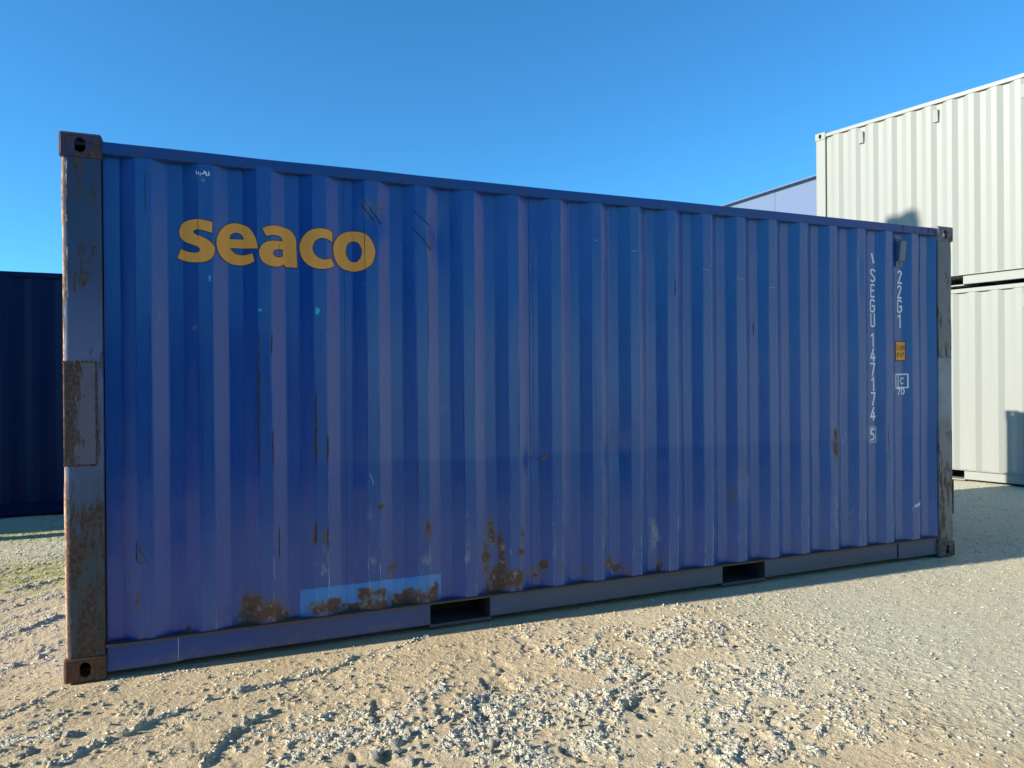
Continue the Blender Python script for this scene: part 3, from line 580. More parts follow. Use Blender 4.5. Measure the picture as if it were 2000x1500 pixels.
# ============================================================= lettering
def catmull(pts, sub=7):
    """closed outline; points flagged 1 are sharp corners"""
    n = len(pts); out = []
    for i in range(n):
        p0, p1, p2, p3 = (pts[(i + k) % n] for k in (-1, 0, 1, 2))
        a, b, c, d_ = (np.array(p[:2]) for p in (p0, p1, p2, p3))
        t1 = (c - b) if p1[2] else (c - a) / 2
        t2 = (c - b) if p2[2] else (d_ - b) / 2
        if p1[2] and p2[2]: out.append(b); continue
        if p1[2]: t1 = (c - b) * 1.2 - t2 * .2
        if p2[2]: t2 = (c - b) * 1.2 - t1 * .2
        for k in range(sub):
            t = k / sub
            out.append((2 * t ** 3 - 3 * t ** 2 + 1) * b + (t ** 3 - 2 * t ** 2 + t) * t1 + (-2 * t ** 3 + 3 * t ** 2) * c + (t ** 3 - t ** 2) * t2)
    return out
def conform(bm, off, step=.03):
    """cut the flat print along the bends of the wall, then lay it on the steel"""
    xs = [v.co.x for v in bm.verts]; zs = [v.co.z for v in bm.verts]
    for c in [v for v in prof_x(min(xs) - .02, max(xs) + .02) if min(xs) < v < max(xs)] + list(np.arange(min(xs), max(xs), .012)):
        bmesh.ops.bisect_plane(bm, geom=bm.verts[:] + bm.edges[:] + bm.faces[:], plane_co=(c, 0, 0), plane_no=(1, 0, 0))
    for c in np.arange(min(zs) + step / 2, max(zs), step):
        bmesh.ops.bisect_plane(bm, geom=bm.verts[:] + bm.edges[:] + bm.faces[:], plane_co=(0, 0, c), plane_no=(0, 0, 1))
    co = np.array([v.co[:] for v in bm.verts]); y = wall_y(co[:, 0], co[:, 2]) - off
    for v, yy in zip(bm.verts, y): v.co.y = yy
    for f in bm.faces:
        f.normal_update()
        if f.normal.y > 0: f.normal_flip()
        f.smooth = True
def strip(bm, pts, wd, y=0, closed=False):
    P = [np.array(p[:2], float) for p in pts]; n = len(P); Lf = []; Rt = []
    for i in range(n):
        a = P[i - 1] if (closed or i > 0) else P[i]; c = P[(i + 1) % n] if (closed or i < n - 1) else P[i]
        d1 = P[i] - a; d2 = c - P[i]
        if np.hypot(*d1) < 1e-9: d1 = d2
        if np.hypot(*d2) < 1e-9: d2 = d1
        d1 = d1 / np.hypot(*d1); d2 = d2 / np.hypot(*d2); m = d1 + d2; m = m / max(np.hypot(*m), 1e-6)
        nn = np.array([-m[1], m[0]]); k = 1 / max(.5, abs(np.dot(nn, [-d1[1], d1[0]])))
        e = np.zeros(2)
        if not closed and i == 0: e = -d2 * wd * .35
        if not closed and i == n - 1: e = d1 * wd * .35
        Lf.append(bm.verts.new((*(P[i] + e + nn * wd / 2 * k)[:1], y, (P[i] + e + nn * wd / 2 * k)[1])))
        Rt.append(bm.verts.new((*(P[i] + e - nn * wd / 2 * k)[:1], y, (P[i] + e - nn * wd / 2 * k)[1])))
    for i in range(n if closed else n - 1):
        j = (i + 1) % n; bm.faces.new((Lf[i], Rt[i], Rt[j], Lf[j]))
def arc(cx, cy, rx, ry, a0, a1, n=8):
    return [(cx + rx * math.cos(math.radians(a0 + (a1 - a0) * i / n)), cy + ry * math.sin(math.radians(a0 + (a1 - a0) * i / n))) for i in range(n + 1)]
# stencil alphabet in a unit cell (x 0..1, y 0..1); r is the corner radius in x
GL = {
 'S': [arc(.5, .80, .42, .14, 10, 180, 7) + [(.10, .66), (.5, .52), (.90, .36)] + arc(.5, .20, .42, .14, 0, -170, 7)],
 'E': [[(.95, .94), (.14, .94), (.14, .06), (.95, .06)], [(.30, .52), (.85, .52)]],
 'G': [arc(.5, .80, .40, .14, 10, 180, 7) + arc(.5, .20, .40, .14, 180, 360, 8) + [(.90, .48), (.50, .48)]],
 'U': [[(.12, 1), (.12, .3)] + arc(.5, .20, .38, .14, 180, 360, 8) + [(.88, 1)]],
 '1': [[(.05, .80), (.68, .95), (.68, .03)]],
 '4': [[(.62, .95), (.10, .27), (.95, .27)], [(.66, .60), (.66, .33)], [(.66, .21), (.66, .02)]],
 '7': [[(.02, .94), (.90, .94), (.38, .02)]],
 '5': [[(.90, .94), (.18, .94), (.14, .58)] + arc(.5, .36, .40, .24, 130, -90, 9)[1:] + [(.12, .12)]],
 '2': [arc(.5, .76, .40, .18, 170, -10, 8) + [(.12, .06), (.95, .06)]],
 'C': [arc(.55, .5, .42, .42, 50, 310, 14)],
 '0': [arc(.5, .5, .38, .44, 0, 345, 16)],
 'i': [[(.5, .62), (.5, .05)], [(.5, .95), (.5, .82)]],
 '.': [[(.5, .2), (.5, .8)]],
 '6': [[(.80, .94), (.35, .70)] + arc(.5, .28, .38, .24, 150, 480, 14)],
 '8': [arc(.5, .73, .32, .20, -90, 255, 12), arc(.5, .27, .40, .22, 90, 435, 12)],
 'm': [[(.08, 0), (.08, .9)], [(.16, .9), (.5, .9), (.5, 0)], [(.58, .9), (.92, .9), (.92, 0)]],
 "'": [[(.5, 1), (.5, 0)]], '"': [[(.15, 1), (.15, 0)], [(.85, 1), (.85, 0)]],
}
def glyph(parent, ch, x0, x1, z0, z1, mat, wd, off=.0016):
    bm = bmesh.new()
    for k, st in enumerate(GL[ch]): strip(bm, [(x0 + (x1 - x0) * a, z0 + (z1 - z0) * b) for a, b in st], wd)
    conform(bm, off); return obj('letter' if ch.isalpha() else 'digit' if ch.isdigit() else 'mark', bm, mat, parent)

# ============================================================= the blue container
M['vent'] = m_simple('blue_grey_paint', (.13, .17, .23), rough=.4)
WH = dict(cast=M['white'], frame=M['white'], side=M['white'])
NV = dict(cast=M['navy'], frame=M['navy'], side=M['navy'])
blue = build_container('shipping_container', 'worn royal blue twenty foot container with yellow lettering and rusty corner post, nearest the camera', 'shipping container', (0, 0, 0), 0, 2.591,
                       dict(cast=M['blue'], frame=M['blue'], side=M['side']), fancy=True)
vent(blue, 5.512, 2.372, M['vent'], y0=.012, w=.062, h=.150, dep=.036)
for name_, loops in zip('seaco', LOGO):
    cs = [catmull(l) for l in loops]
    bm = bmesh.new(); es = []
    for c in cs:
        v = [bm.verts.new((p[0], 0, p[1])) for p in c]
        es += [bm.edges.new((v[i], v[(i + 1) % len(v)])) for i in range(len(v))]
    bmesh.ops.triangle_fill(bm, edges=es, use_beauty=True, normal=(0, -1, 0))
    conform(bm, .0024)
    lo = obj('logo_letter', bm, M['logo'], blue)
    bm = bmesh.new()
    for c in cs: strip(bm, c, .007, closed=True)
    conform(bm, .0018, .05); obj('letter_outline', bm, M['logo_edge'], lo)
big = [t for t in TEXT if t[0] in 'SEGU14725' and t[4] - t[3] > .08]
for t in TEXT:
    h = t[4] - t[3]
    if h > .08: glyph(blue, *t, M['text'], .0132)
    elif t[1] > 5.46 and t[3] > 1.5:                         # print on the yellow sticker
        glyph(blue, *t, M['black'], .0035, .0036)
    else: glyph(blue, *t, M['text'], .0085 if t[0] in '70C' else .005)
def flatrect(x0, x1, z0, z1, mat, name, off=.0012, parent=blue):
    bm = bmesh.new(); v = [bm.verts.new(p) for p in ((x0, 0, z0), (x1, 0, z0), (x1, 0, z1), (x0, 0, z1))]; bm.faces.new(v)
    conform(bm, off); return obj(name, bm, mat, parent)
def frame_rect(x0, x1, z0, z1, wd, mat, name, off=.0014):
    bm = bmesh.new(); strip(bm, [(x0, z0), (x1, z0), (x1, z1), (x0, z1)], wd, closed=True)
    conform(bm, off); return obj(name, bm, mat, blue)
frame_rect(*BOX5, .0035, M['text'], 'digit_frame')
stk = flatrect(*PLATE, M['yplate'], 'height_sticker', .0026)
bm = bmesh.new(); strip(bm, [(PLATE[0], PLATE[2]), (PLATE[1], PLATE[2]), (PLATE[1], PLATE[3]), (PLATE[0], PLATE[3])], .005, closed=True); conform(bm, .0030); obj('sticker_border', bm, M['black'], stk)
frame_rect(*BOXC, .010, M['text'], 'symbol_frame')
bx = BOXC[0] + (BOXC[1] - BOXC[0]) * .24
bm = bmesh.new(); strip(bm, [(bx, BOXC[2] + .008), (bx, BOXC[3] - .008)], .008); conform(bm, .0016); obj('symbol_bar', bm, M['text'], blue)
bm = bmesh.new(); strip(bm, [SLASH[0], SLASH[1]], .018); conform(bm, .0016); obj('slash_mark', bm, M['text'], blue)
bm = bmesh.new(); strip(bm, [(STICK[0] + .002, STICK[2] + .006), (STICK[0] + .062, STICK[2] + .022)], .024); conform(bm, .002, .01); obj('sticker', bm, M['sticker'], blue)
# torn remains of a white label near the top left
bm = bmesh.new()
for i in range(9):
    x = .592 + i * .0075; strip(bm, [(x, 2.452 + random.uniform(-.010, .006)), (x + random.uniform(-.006, .010), 2.452 + random.uniform(.004, .018))], random.uniform(.003, .007))
conform(bm, .0016); obj('label_remains', bm, M['text'], blue)
# deep cracks in the paint along the bends: thin ragged dark strips with a rusty lip
def ragged(x0, z0, x1, z1, wd, mat, name, off, amp=.0016, seg=.035):
    n = max(4, int(abs(z1 - z0) / seg)); pts = []
    bm = bmesh.new(); r = random.Random(int(x0 * 1000 + z0 * 77))
    Lf = []; 
    for i in range(n + 1):
        t = i / n; x = x0 + (x1 - x0) * t + r.uniform(-amp, amp); z = z0 + (z1 - z0) * t
        k = wd * (.15 + .85 * math.sin(math.pi * min(1, max(0, t))) ** .5) * r.uniform(.35, 1.25)
        Lf.append((bm.verts.new((x - k / 2, 0, z)), bm.verts.new((x + k / 2, 0, z))))
    for a, b in zip(Lf, Lf[1:]): bm.faces.new((a[0], a[1], b[1], b[0]))
    conform(bm, off, .05); return obj(name, bm, mat, blue)
for x0, z0, x1, z1, wd in CRACK:
    if wd >= .004:
        ragged(x0 + .002, z0 + .01, x1 + .002, z1 - .01, wd * 2.0, M['weld'], 'rust_edge', .0010, .002)
        ragged(x0, z0, x1, z1, wd * 1.1, M['dscratch'], 'paint_crack', .0016)
    else: ragged(x0, z0, x1, z1, wd, M['dscratch'], 'paint_crack', .0032 if min(z0, z1) > 1.93 and x0 < 2 else .0014, .0008, .06)
for i, (x0, z0, x1, z1) in enumerate(SCR):
    bm = bmesh.new(); n = 5; r = random.Random(i)
    pts = [(x0 + (x1 - x0) * k / n + r.uniform(-.002, .002), z0 + (z1 - z0) * k / n + r.uniform(-.003, .003)) for k in range(n + 1)]
    strip(bm, pts, .006 if i < 4 else .002 if 8 < i < 11 else .0035); conform(bm, .0016)
    obj('scratch', bm, M['dscratch'] if i < 4 else M['weld'] if 8 < i < 11 else M['scratch'], blue)
# row of tiny pin holes down one trough
bm = bmesh.new()
for i in range(26):
    z = 1.98 - i * .034; x = 1.030 - i * .0002
    v = [bm.verts.new((x + .0022 * math.cos(a), 0, z + .004 * math.sin(a))) for a in np.linspace(0, 2 * math.pi, 7)[:-1]]; bm.faces.new(v)
conform(bm, .0012, .2); obj('pin_holes', bm, M['dscratch'], blue, kind='stuff')
# dark dents scratched over the bare rail weld marks
for xm in (.486, Ln_joint) if (Ln_joint := 5.458) else ():
    obj('weld_seam', boxes((xm, xm + .004, .0235, .0295, .034, .149)), M['scratch'] if xm < 1 else M['dscratch'], blue)

# ============================================================= white stack on the right
WX, WY, WYAW, WH1, WH2 = 9.544, 4.831, -1.344, 2.641, 2.661
wh_low = build_container('white_container', 'cream white container at ground level of the stack, the blue container\'s shadow on its side', 'shipping container', (WX, WY, 0), WYAW, WH1, WH,
                         'white containers stacked on the right', p0=.353, pt=.2715, depth=.028, vents=((.744, 2.39), (1.805, 2.39), (2.866, 2.39), (4.2, 2.39)), pockets=((1.80, 2.14), (3.75, 4.09)))
def copy_tree(o, parent=None):
    c = o.copy(); C.objects.link(c); c.parent = parent
    for ch in list(o.children): copy_tree(ch, c)
    return c
wh_top = copy_tree(wh_low); wh_top.location = (WX, WY, WH1 + .001); wh_top.scale = (1, 1, WH2 / WH1)
wh_top['label'] = 'cream white container on top of the other, two small vents under its sloping roof rail'

# ============================================================= navy containers on the left
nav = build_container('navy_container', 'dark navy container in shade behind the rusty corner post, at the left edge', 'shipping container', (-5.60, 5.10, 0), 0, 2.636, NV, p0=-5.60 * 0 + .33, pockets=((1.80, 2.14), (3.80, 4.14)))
nav2 = copy_tree(nav); nav2.location = (-12.6, 4.46, 0); nav2['label'] = 'navy container beyond the left edge of the view, its shadow crossing the ground'
# the same row of white stacks goes on towards and past the camera, outside the frame
for k in range(1, 3):
    for lvl in (0, 1):
        c = copy_tree(wh_low if lvl == 0 else wh_top); c.location = (WX + .2216 * 6.35 * k, WY - .975 * 6.35 * k, c.location.z)
        c['group'] = 'white stacks beyond the right edge'
        c['label'] = '%s white container of the %s stack beyond the right edge of the view' % (('lower', 'upper')[lvl], ('first', 'second')[k - 1])
for k in range(2):  # unseen pair added so the blue wall's left-facing slopes reflect something dark
    c = copy_tree(nav); c.location = (2.5 - 6.2 * k, -10.2, 0); c.rotation_euler = (0, 0, math.pi); c['group'] = 'navy containers behind the camera'
    c['label'] = ['navy container well behind the camera, the nearer of the pair to its right', 'navy container well behind the camera, the farther left of the pair'][k]
# dark stack added outside the frame to shade the ground and darken wall reflections
for lvl in (0, 1):
    c = copy_tree(nav); c.location = (-7.6, -3.4, 2.64 * lvl); c.rotation_euler = (0, 0, math.radians(-90)); c['group'] = 'navy stack left of the camera'
    c['label'] = '%s navy container of the stack left of the camera' % ('lower', 'upper')[lvl]
# ============================================================= warehouse far behind
def warehouse():
    t = thing('warehouse', 'pale lavender panel clad warehouse far behind, its roofline showing between the containers', 'warehouse', (22.1, 17.1, 0), math.radians(92.9))
    H_ = 9.12; Lw = 44; r = 5.6; x = -26.0; k = 0
    n = NT('lavender_cladding')
    c = n.mix(n.mul(n.step(n.noise(.25, 3), .4, .7), .25), (.125, .17, .27), (.115, .155, .25))
    mt = n.fin(c, .55, 0, .3)
    g = boxes((0, r - .012, -.10, 0, 0, H_), bev=.006)
    me = bpy.data.meshes.new('wall_panel'); g.to_mesh(me); g.free(); me.materials.append(mt)
    while x < Lw:
        o = obj('wall_panel', me, None, t); o.location = (x, .10, 0); x += r
    obj('roof_trim', boxes((-26.0, x, -.015, .30, H_ + .002, H_ + .05), bev=.005), mt, t)
    obj('core', boxes((-25.98, x - .02, -20, -.002, 0, H_ - .03)), mt, t)
    return t
wh_ = warehouse()

# ============================================================= floodlight mast outside the view (its shadow is in the photograph)
mast = thing('floodlight_mast', 'tall steel floodlight mast beyond the left edge, casting a blurred shadow on the upper container', 'light mast', (-3.2, 4.07, 0))
bm = bmesh.new(); cyl(bm, (0, 0, 0), (0, 0, 8.45), .105, .075, 20); smooth(obj('pole', bm, M['galv'], mast))
obj('base_plate', boxes((-.2, .2, -.2, .2, 0, .03), bev=.004), M['galv'], mast)
bm = bmesh.new(); cyl(bm, (0, 0, 8.40), (.02, -.06, 8.68), .05, .05); obj('bracket', bm, M['galv'], mast)
bm = bmesh.new(); box(bm, -.15, .15, -.24, .22, -.10, .10, bev=.03); lh = obj('lamp_head', bm, M['grey'], mast); lh.location = (0, -.02, 8.74); lh.rotation_euler = (math.radians(-14), 0, 0)

# ============================================================= ground
def seg_dist(x, y, pl):
    d_ = np.full(x.shape, 9.); sd = np.zeros(x.shape)
    for (ax, ay), (bx_, by_) in zip(pl, pl[1:]):
        vx, vy = bx_ - ax, by_ - ay; t = np.clip(((x - ax) * vx + (y - ay) * vy) / (vx * vx + vy * vy), 0, 1)
        dd = np.hypot(x - ax - t * vx, y - ay - t * vy); s_ = (x - ax) * vy - (y - ay) * vx
        m = dd < d_; d_ = np.where(m, dd, d_); sd = np.where(m, np.sign(s_) * dd, sd)
    return d_, sd
def gz(x, y):
    """height and clump/zone masks of the yard surface"""
    near = sst(np.hypot(x - 2, y + 1), 16, 8)
    # where the churned pale mud lies
    W1 = np.exp(-(((x - 2.0) / 1.35) ** 2 + ((y + 1.25) / .80) ** 2))
    W2 = np.exp(-(((x - 2.9) / .9) ** 2 + ((y + .85) / .55) ** 2))
    W3 = np.exp(-(((x + .2) / .5) ** 2 + ((y + .45) / .4) ** 2)) * .55
    W4 = .34 * sst(x, .6, -.2) * sst(y, -.5, .2)
    W5 = .30 * np.exp(-(((x - .9) / .8) ** 2 + ((y + .6) / .6) ** 2))
    Wc = np.clip(np.maximum.reduce([W1, W2 * .9, W3, W4, W5]), 0, 1)
    grav = np.clip(sst(x + .8 * y * 0 + .6 * (vn(x * .8, y * .8, 3) - .5), 3.1, 4.2) + sst(y, 2.2, 3.4) + sst(x, -3, -5), 0, 1)
    dirx = x * .86 + y * .5; diry = -x * .5 + y * .86          # tracks run up and to the right
    c1 = fbm(dirx * 4.5, diry * 8, 11, 5, .6); c2 = fbm(dirx * 16, diry * 24, 21, 4, .6); c3 = fbm(x * 42, y * 42, 31, 3, .6)
    patchy = sst(fbm(dirx * 2.1, diry * 3.0, 91, 3, .5), .40, .62); Wc = Wc * (.35 + .65 * patchy)
    cl = sst(c1 * .34 + c2 * .36 + c3 * .30 + .14 * Wc, .560, .655) * (.25 + .75 * Wc) * (1 - .6 * grav)
    h = .012 * (fbm(x * 1.1, y * 1.1, 4, 3) - .5) * 2 * near
    lumps = np.abs(c2 - .5) * 2
    h += cl * (.003 + .006 * sst(fbm(x * 30, y * 30, 25, 3, .6), .50, .68) + .013 * (c3 - .5) * 2)
    big_l = sst(fbm(dirx * 9, diry * 13, 95, 4, .6), .60, .70) * cl * W1; h += .010 * big_l * (.5 + c3)
    h += (.0035 * (c3 - .5) * 2 + .003 * (vn(x * 90, y * 90, 6) - .5) + .004 * (c2 - .5)) * near
    h += grav * .006 * (fbm(x * 55, y * 55, 41, 2) - .5) * 2 * near
    # dark rough holes punched by wheels and hooves of the loader
    hole = sst(fbm(x * 7, y * 5, 51, 3, .6), .66, .74) * W1
    h -= .022 * hole
    rid = np.zeros(x.shape)
    for k, pl in enumerate(RIDGE):
        d_, sd = seg_dist(x + .02 * (vn(x * 9, y * 9, 60) - .5), y + .03 * (vn(x * 14, y * 14, 61) - .5), pl)
        wv = (.015 if k == 0 else .012) * (.6 + .8 * vn(x * 6, y * 6, 62)); am = (1.0, .8, .95, .6, .7, .7, .6, .6, .6, .7, .5, .5, .5)[k]
        b = np.exp(-(d_ / wv) ** 2) * sst(fbm(x * 9, y * 9, 64, 2), .25, .5) * (.35 + 1.1 * fbm(x * 34, y * 34, 63, 3))
        h += .020 * am * b * (.4 + 1.2 * sst(c3, .3, .7)) + .010 * am * b * (vn(x * 70, y * 70, 66) - .3) - .008 * am * np.exp(-((sd + .022) / .014) ** 2) * (d_ < .06)
        rid = np.maximum(rid, b * am)
    # faint streaks of old wheel marks at the left
    st = sst(x, .7, -.1); s_ = fbm((x * .62 + y * .78) * 1.5, (-x * .78 + y * .62) * 17, 71, 4)
    h += st * near * .020 * (s_ - .45) * sst(y, 4, 2)
    # flat under the castings and along the container
    foot = np.exp(-(np.clip(np.abs(x - L / 2) - L / 2, 0, 9) / .10) ** 2) * sst(y, -.20, .0) * sst(y, 2.9, 2.5)
    h = h * (1 - .80 * foot) - .004 * foot
    # surface settles level under the white stack and the navy boxes
    h = np.where(h > 0, h, h * .8)
    moss = np.exp(-(((y - 2.4) / .55) ** 2)) * sst(x, .4, -.2) + .8 * np.exp(-(((y - 4.1) / .5) ** 2)) * sst(x, .4, -.2)
    cream = np.exp(-(((x - 3.35) / .8) ** 2 + ((y + 1.15) / .42) ** 2)) + .7 * np.exp(-(((x - 2.9) / .7) ** 2 + ((y + .25) / .2) ** 2)) + .6 * np.exp(-(((x - 2.3) / 1.1) ** 2 + ((y + 1.5) / .4) ** 2))
    pale = np.clip(cl * 1.0 + rid * 1.1, 0, 1)
    return h, pale, grav, np.clip(moss, 0, 1), np.clip(cream, 0, 1), hole
def graded(lo, a, b, hi, st, mid_lo, mid_hi, st2):
    core = list(np.arange(a, b, st)); l = []; v = a; s = st
    while v > lo: s = s * 1.05 if v > mid_lo and s < st2 else (s if v > mid_lo else s * 1.12); v -= s; l.append(v)
    r = []; v = core[-1]; s = st
    while v < hi: s = s * 1.05 if v < mid_hi and s < st2 else (s if v < mid_hi else s * 1.12); v += s; r.append(v)
    return np.array(l[::-1] + core + r)
gx = graded(-900, -.9, 3.9, 900, .0068, -3, 11, .022)
gy = graded(-900, -2.45, .05, 900, .0064, -4, 7, .022)
X, Y = np.meshgrid(gx, gy)
h, pale, grav, moss, cream, hole = gz(X, Y)
gme = grid_mesh('ground', X, h - .002, Y)   # (x, height, y)
for nm, a in (('clump', pale), ('gravel', grav), ('moss', moss), ('cream', cream), ('hole', hole)): set_attr(gme, nm, a)
def m_ground():
    n = NT('dry_mud_and_gravel')
    big = n.noise(1.6, 5, .6); mid = n.noise(14, 6, .65); fine = n.noise(170, 6, .75); gr = n.voro(95, out=1); 
    sand = n.mix(n.step(big, .35, .68), (.78, .60, .355), (.66, .50, .29))
    sand = n.mix(n.mul(n.step(mid, .4, .75), .4), sand, (.76, .64, .41))
    sand = n.mix(n.mul(n.step(fine, .50, .68), .6), sand, (.38, .29, .17))
    cr = n.mul(n.attr('cream'), n.step(mid, .3, .65, .45, 1))
    sand = n.mix(n.mul(cr, .75), sand, (.80, .70, .48))
    gcol = n.mix(n.step(fine, .4, .62), (.58, .54, .37), (.86, .80, .56))
    bw = n.n.new('ShaderNodeRGBToBW'); n.t.links.new(gr, bw.inputs[0])
    gcol = n.mix(n.mul(n.step(bw.outputs[0], .5, .8), .45), gcol, (.68, .66, .54))
    gcol = n.mix(n.mul(n.step(bw.outputs[0], .35, .2), .45), gcol, (.28, .26, .21))
    gcol = n.mix(n.mul(n.step(n.noise(.9, 5, .6, loc=(3, 1, 0)), .42, .62), .6), gcol, n.mix(n.step(fine, .4, .62), (.60, .50, .33), (.84, .73, .52)))
    col = n.mix(n.mul(n.attr('gravel'), n.step(mid, .25, .6, .7, 1)), sand, gcol)
    clc = n.mix(n.step(fine, .35, .65), (.72, .67, .50), (.90, .86, .69))
    cm = n.step(n.add(n.attr('clump'), n.mul(n.sub(n.noise(45, 5, .7), .5), .7)), .18, .46)
    col = n.mix(n.mul(cm, .72), col, clc)
    col = n.mix(n.mul(n.mul(n.attr('moss'), n.step(n.noise(9, 6, .7, sc=(1, 1.8, 1)), .38, .56)), .9), col, (.36, .38, .08))
    col = n.mix(n.mul(n.attr('hole'), .45), col, (.17, .14, .10))
    vr = n.n.new('ShaderNodeTexVoronoi'); vr.feature = 'DISTANCE_TO_EDGE'; vr.inputs['Scale'].default_value = 34
    wv = n.n.new('ShaderNodeVectorMath'); wv.operation = 'ADD'; nv = n.n.new('ShaderNodeTexNoise'); nv.inputs['Scale'].default_value = 30; nv.inputs['Detail'].default_value = 4
    n.t.links.new(n.P, nv.inputs['Vector']); sc_ = n.n.new('ShaderNodeVectorMath'); sc_.operation = 'SCALE'; sc_.inputs['Scale'].default_value = .035
    n.t.links.new(nv.outputs['Color'], sc_.inputs[0]); n.t.links.new(n.P, wv.inputs[0]); n.t.links.new(sc_.outputs[0], wv.inputs[1]); n.t.links.new(wv.outputs[0], vr.inputs['Vector'])
    crust = n.mul(n.step(vr.outputs['Distance'], .0, .22), n.step(n.add(n.attr('clump'), n.mul(n.sub(n.noise(7, 5, .7), .5), 1.0)), .0, .35, .22, 1.5))
    n.bump(n.add(n.add(n.mul(fine, 1.0), crust), n.add(n.mul(n.noise(60, 5, .7), 1.2), n.mul(bw.outputs[0], .35))), 1.0, .010)
    return n.fin(col, .92, 0, .2)
M['ground'] = m_ground()
ground = obj('ground', gme, M['ground'], kind='structure')

# ------------------------------------------------------------- stones
def rock(seed, sub=2, rough=.35):
    r = np.random.default_rng(seed); bm = bmesh.new(); bmesh.ops.create_icosphere(bm, subdivisions=sub, radius=1)
    pl = r.normal(size=(9, 3)); pl /= np.linalg.norm(pl, axis=1)[:, None]; dc = r.uniform(.55, .95, 9)
    for v in bm.verts:
        c = np.array(v.co[:])
        for p_, d_ in zip(pl, dc):
            k = c @ p_ - d_
            if k > 0: c = c - p_ * k
        c *= 1 + rough * .25 * r.normal(); v.co = c * (1, .8, .6)
    return bm
def m_stone(name, a, b):
    n = NT(name); oi = n.n.new('ShaderNodeObjectInfo')
    c = n.mix(n.step(n.noise(1.6, 6, .7), .35, .65), a, b); c = n.mix(n.mul(oi.outputs['Random'], .4), c, (.50, .42, .30))
    n.bump(n.noise(5, 5, .7), .8, .02); return n.fin(c, .9, 0, .2)
ms = m_stone('dried_mud_clod', (.62, .57, .45), (.44, .39, .29)); mcr = m_flat('dry_mud_crumbs', (.72, .65, .49), .9, .5); mg = m_flat('pale_gravel', (.52, .50, .43), .9, .6); mg2 = m_flat('dark_gravel', (.24, .23, .21), .9, .5)
rm = []
for k in range(7):
    bm = rock(k); me = bpy.data.meshes.new('stone'); bm.to_mesh(me); bm.free(); me.materials.append(ms); rm.append(me)
def hz(x, y): return gz(np.array([float(x)]), np.array([float(y)]))[0][0]
spots = []
for x, y, s in CLOD:
    spots.append((x, y, max(.008, s * .62)))
    for j in range(3 if s > .016 else 1):
        spots.append((x + random.gauss(0, s * 1.6), y + random.gauss(0, s * 1.6), s * random.uniform(.25, .6)))
for k in range(90):
    spots.append((random.uniform(-.9, 3.6), random.uniform(-2.1, .0) if k % 3 else random.uniform(-1.2, 2.6) , random.uniform(.006, .014)))
for x, y, s in spots:
    if -.05 < x < L + .05 and -.07 < y < W + .1: continue
    o = obj('stone', random.choice(rm), None, ground)
    o.location = (x, y, hz(x, y) + s * .18); o.rotation_euler = (random.uniform(-.5, .5), random.uniform(-.5, .5), random.uniform(0, 6.3)); k = s * random.uniform(.8, 1.1); o.scale = (k * random.uniform(.9, 1.4), k, k * random.uniform(.8, 1.2))
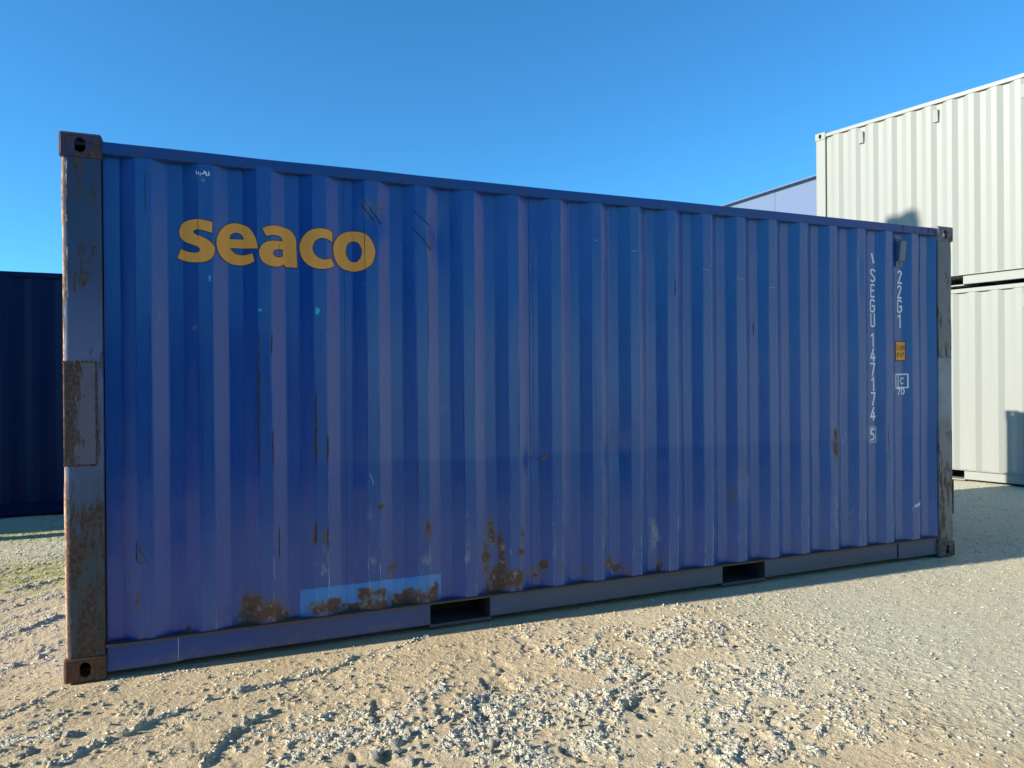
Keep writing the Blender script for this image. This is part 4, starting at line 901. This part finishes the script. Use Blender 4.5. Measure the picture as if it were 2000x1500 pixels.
def scatter(name, n, mat, fx, smin, smax, seed):
    r = np.random.default_rng(seed); base = []
    for k in range(5):
        bm = rock(100 + k, 1, .5); bm.verts.ensure_lookup_table()
        base.append((np.array([v.co[:] for v in bm.verts]), np.array([[v.index for v in f.verts] for f in bm.faces]))); bm.free()
    xy = fx(r, n); ok = ~((xy[:, 0] > .0) & (xy[:, 0] < L) & (xy[:, 1] > .0) & (xy[:, 1] < W)); xy = xy[ok]; n = len(xy)
    z = gz(xy[:, 0], xy[:, 1])[0]; s = smin + (smax - smin) * r.random(n) ** 3.2
    V = []; F = []; o_ = 0
    for i in range(n):
        b, f = base[i % 5]; a = r.uniform(0, 6.28); c_, s_ = math.cos(a), math.sin(a)
        q = b * s[i] * (r.uniform(.7, 1.6) , r.uniform(.6, 1.1), r.uniform(.45, .9)); q = np.stack([q[:, 0] * c_ - q[:, 1] * s_, q[:, 0] * s_ + q[:, 1] * c_, q[:, 2]], 1)
        V.append(q + (xy[i, 0], xy[i, 1], z[i] + s[i] * .1)); F.append(f + o_); o_ += len(b)
    V = np.concatenate(V).astype(np.float32); F = np.concatenate(F).astype(np.int32)
    me = bpy.data.meshes.new(name); me.vertices.add(len(V)); me.vertices.foreach_set('co', V.ravel())
    me.loops.add(F.size); me.loops.foreach_set('vertex_index', F.ravel()); me.polygons.add(len(F)); me.polygons.foreach_set('loop_start', np.arange(0, F.size, 3, dtype=np.int32)); me.update(calc_edges=True)
    return obj(name, me, mat, ground, kind='stuff')
def f_near(r, n):
    p = np.stack([r.uniform(-1.2, 4.6, n * 3), r.uniform(-2.5, .1, n * 3)], 1)
    k = gz(p[:, 0], p[:, 1])[1] + .12; return p[r.random(len(p)) < k][:n]
def f_ridge(r, n):
    out = []
    for k in range(n):
        pl = RIDGE[r.choice(len(RIDGE), p=RW)]; i = r.integers(len(pl) - 1); t = r.random(); a, b = np.array(pl[i]), np.array(pl[i + 1])
        out.append(a + (b - a) * t + r.normal(size=2) * .022)
    return np.array(out)
RW = np.array([sum(math.dist(a, b) for a, b in zip(p, p[1:])) for p in RIDGE]); RW /= RW.sum()
def f_clod(r, n):
    p = np.stack([r.uniform(-.6, 4.2, n * 12), r.uniform(-2.4, .0, n * 12)], 1)
    k = gz(p[:, 0], p[:, 1])[1] * .9 + .015; return p[r.random(len(p)) < k][:n]
def f_right(r, n): return np.stack([3.0 + 7 * r.random(n) ** 1.3, r.uniform(-2.6, 2.2, n)], 1)
def f_left(r, n): return np.stack([r.uniform(-1.8, .0, n), r.uniform(-.6, 4.6, n)], 1)
scatter('crumbs', 1100, mcr, f_ridge, .0025, .011, 6); scatter('crumbs', 4200, mcr, f_clod, .002, .012, 7)
scatter('gravel', 9000, mg, f_near, .0018, .009, 1); scatter('gravel', 2200, mg2, f_near, .002, .008, 2)
scatter('gravel', 9000, mg, f_right, .0025, .012, 3); scatter('gravel', 2500, mg2, f_right, .0025, .010, 4)
scatter('gravel', 3500, mg, f_left, .0025, .013, 5)
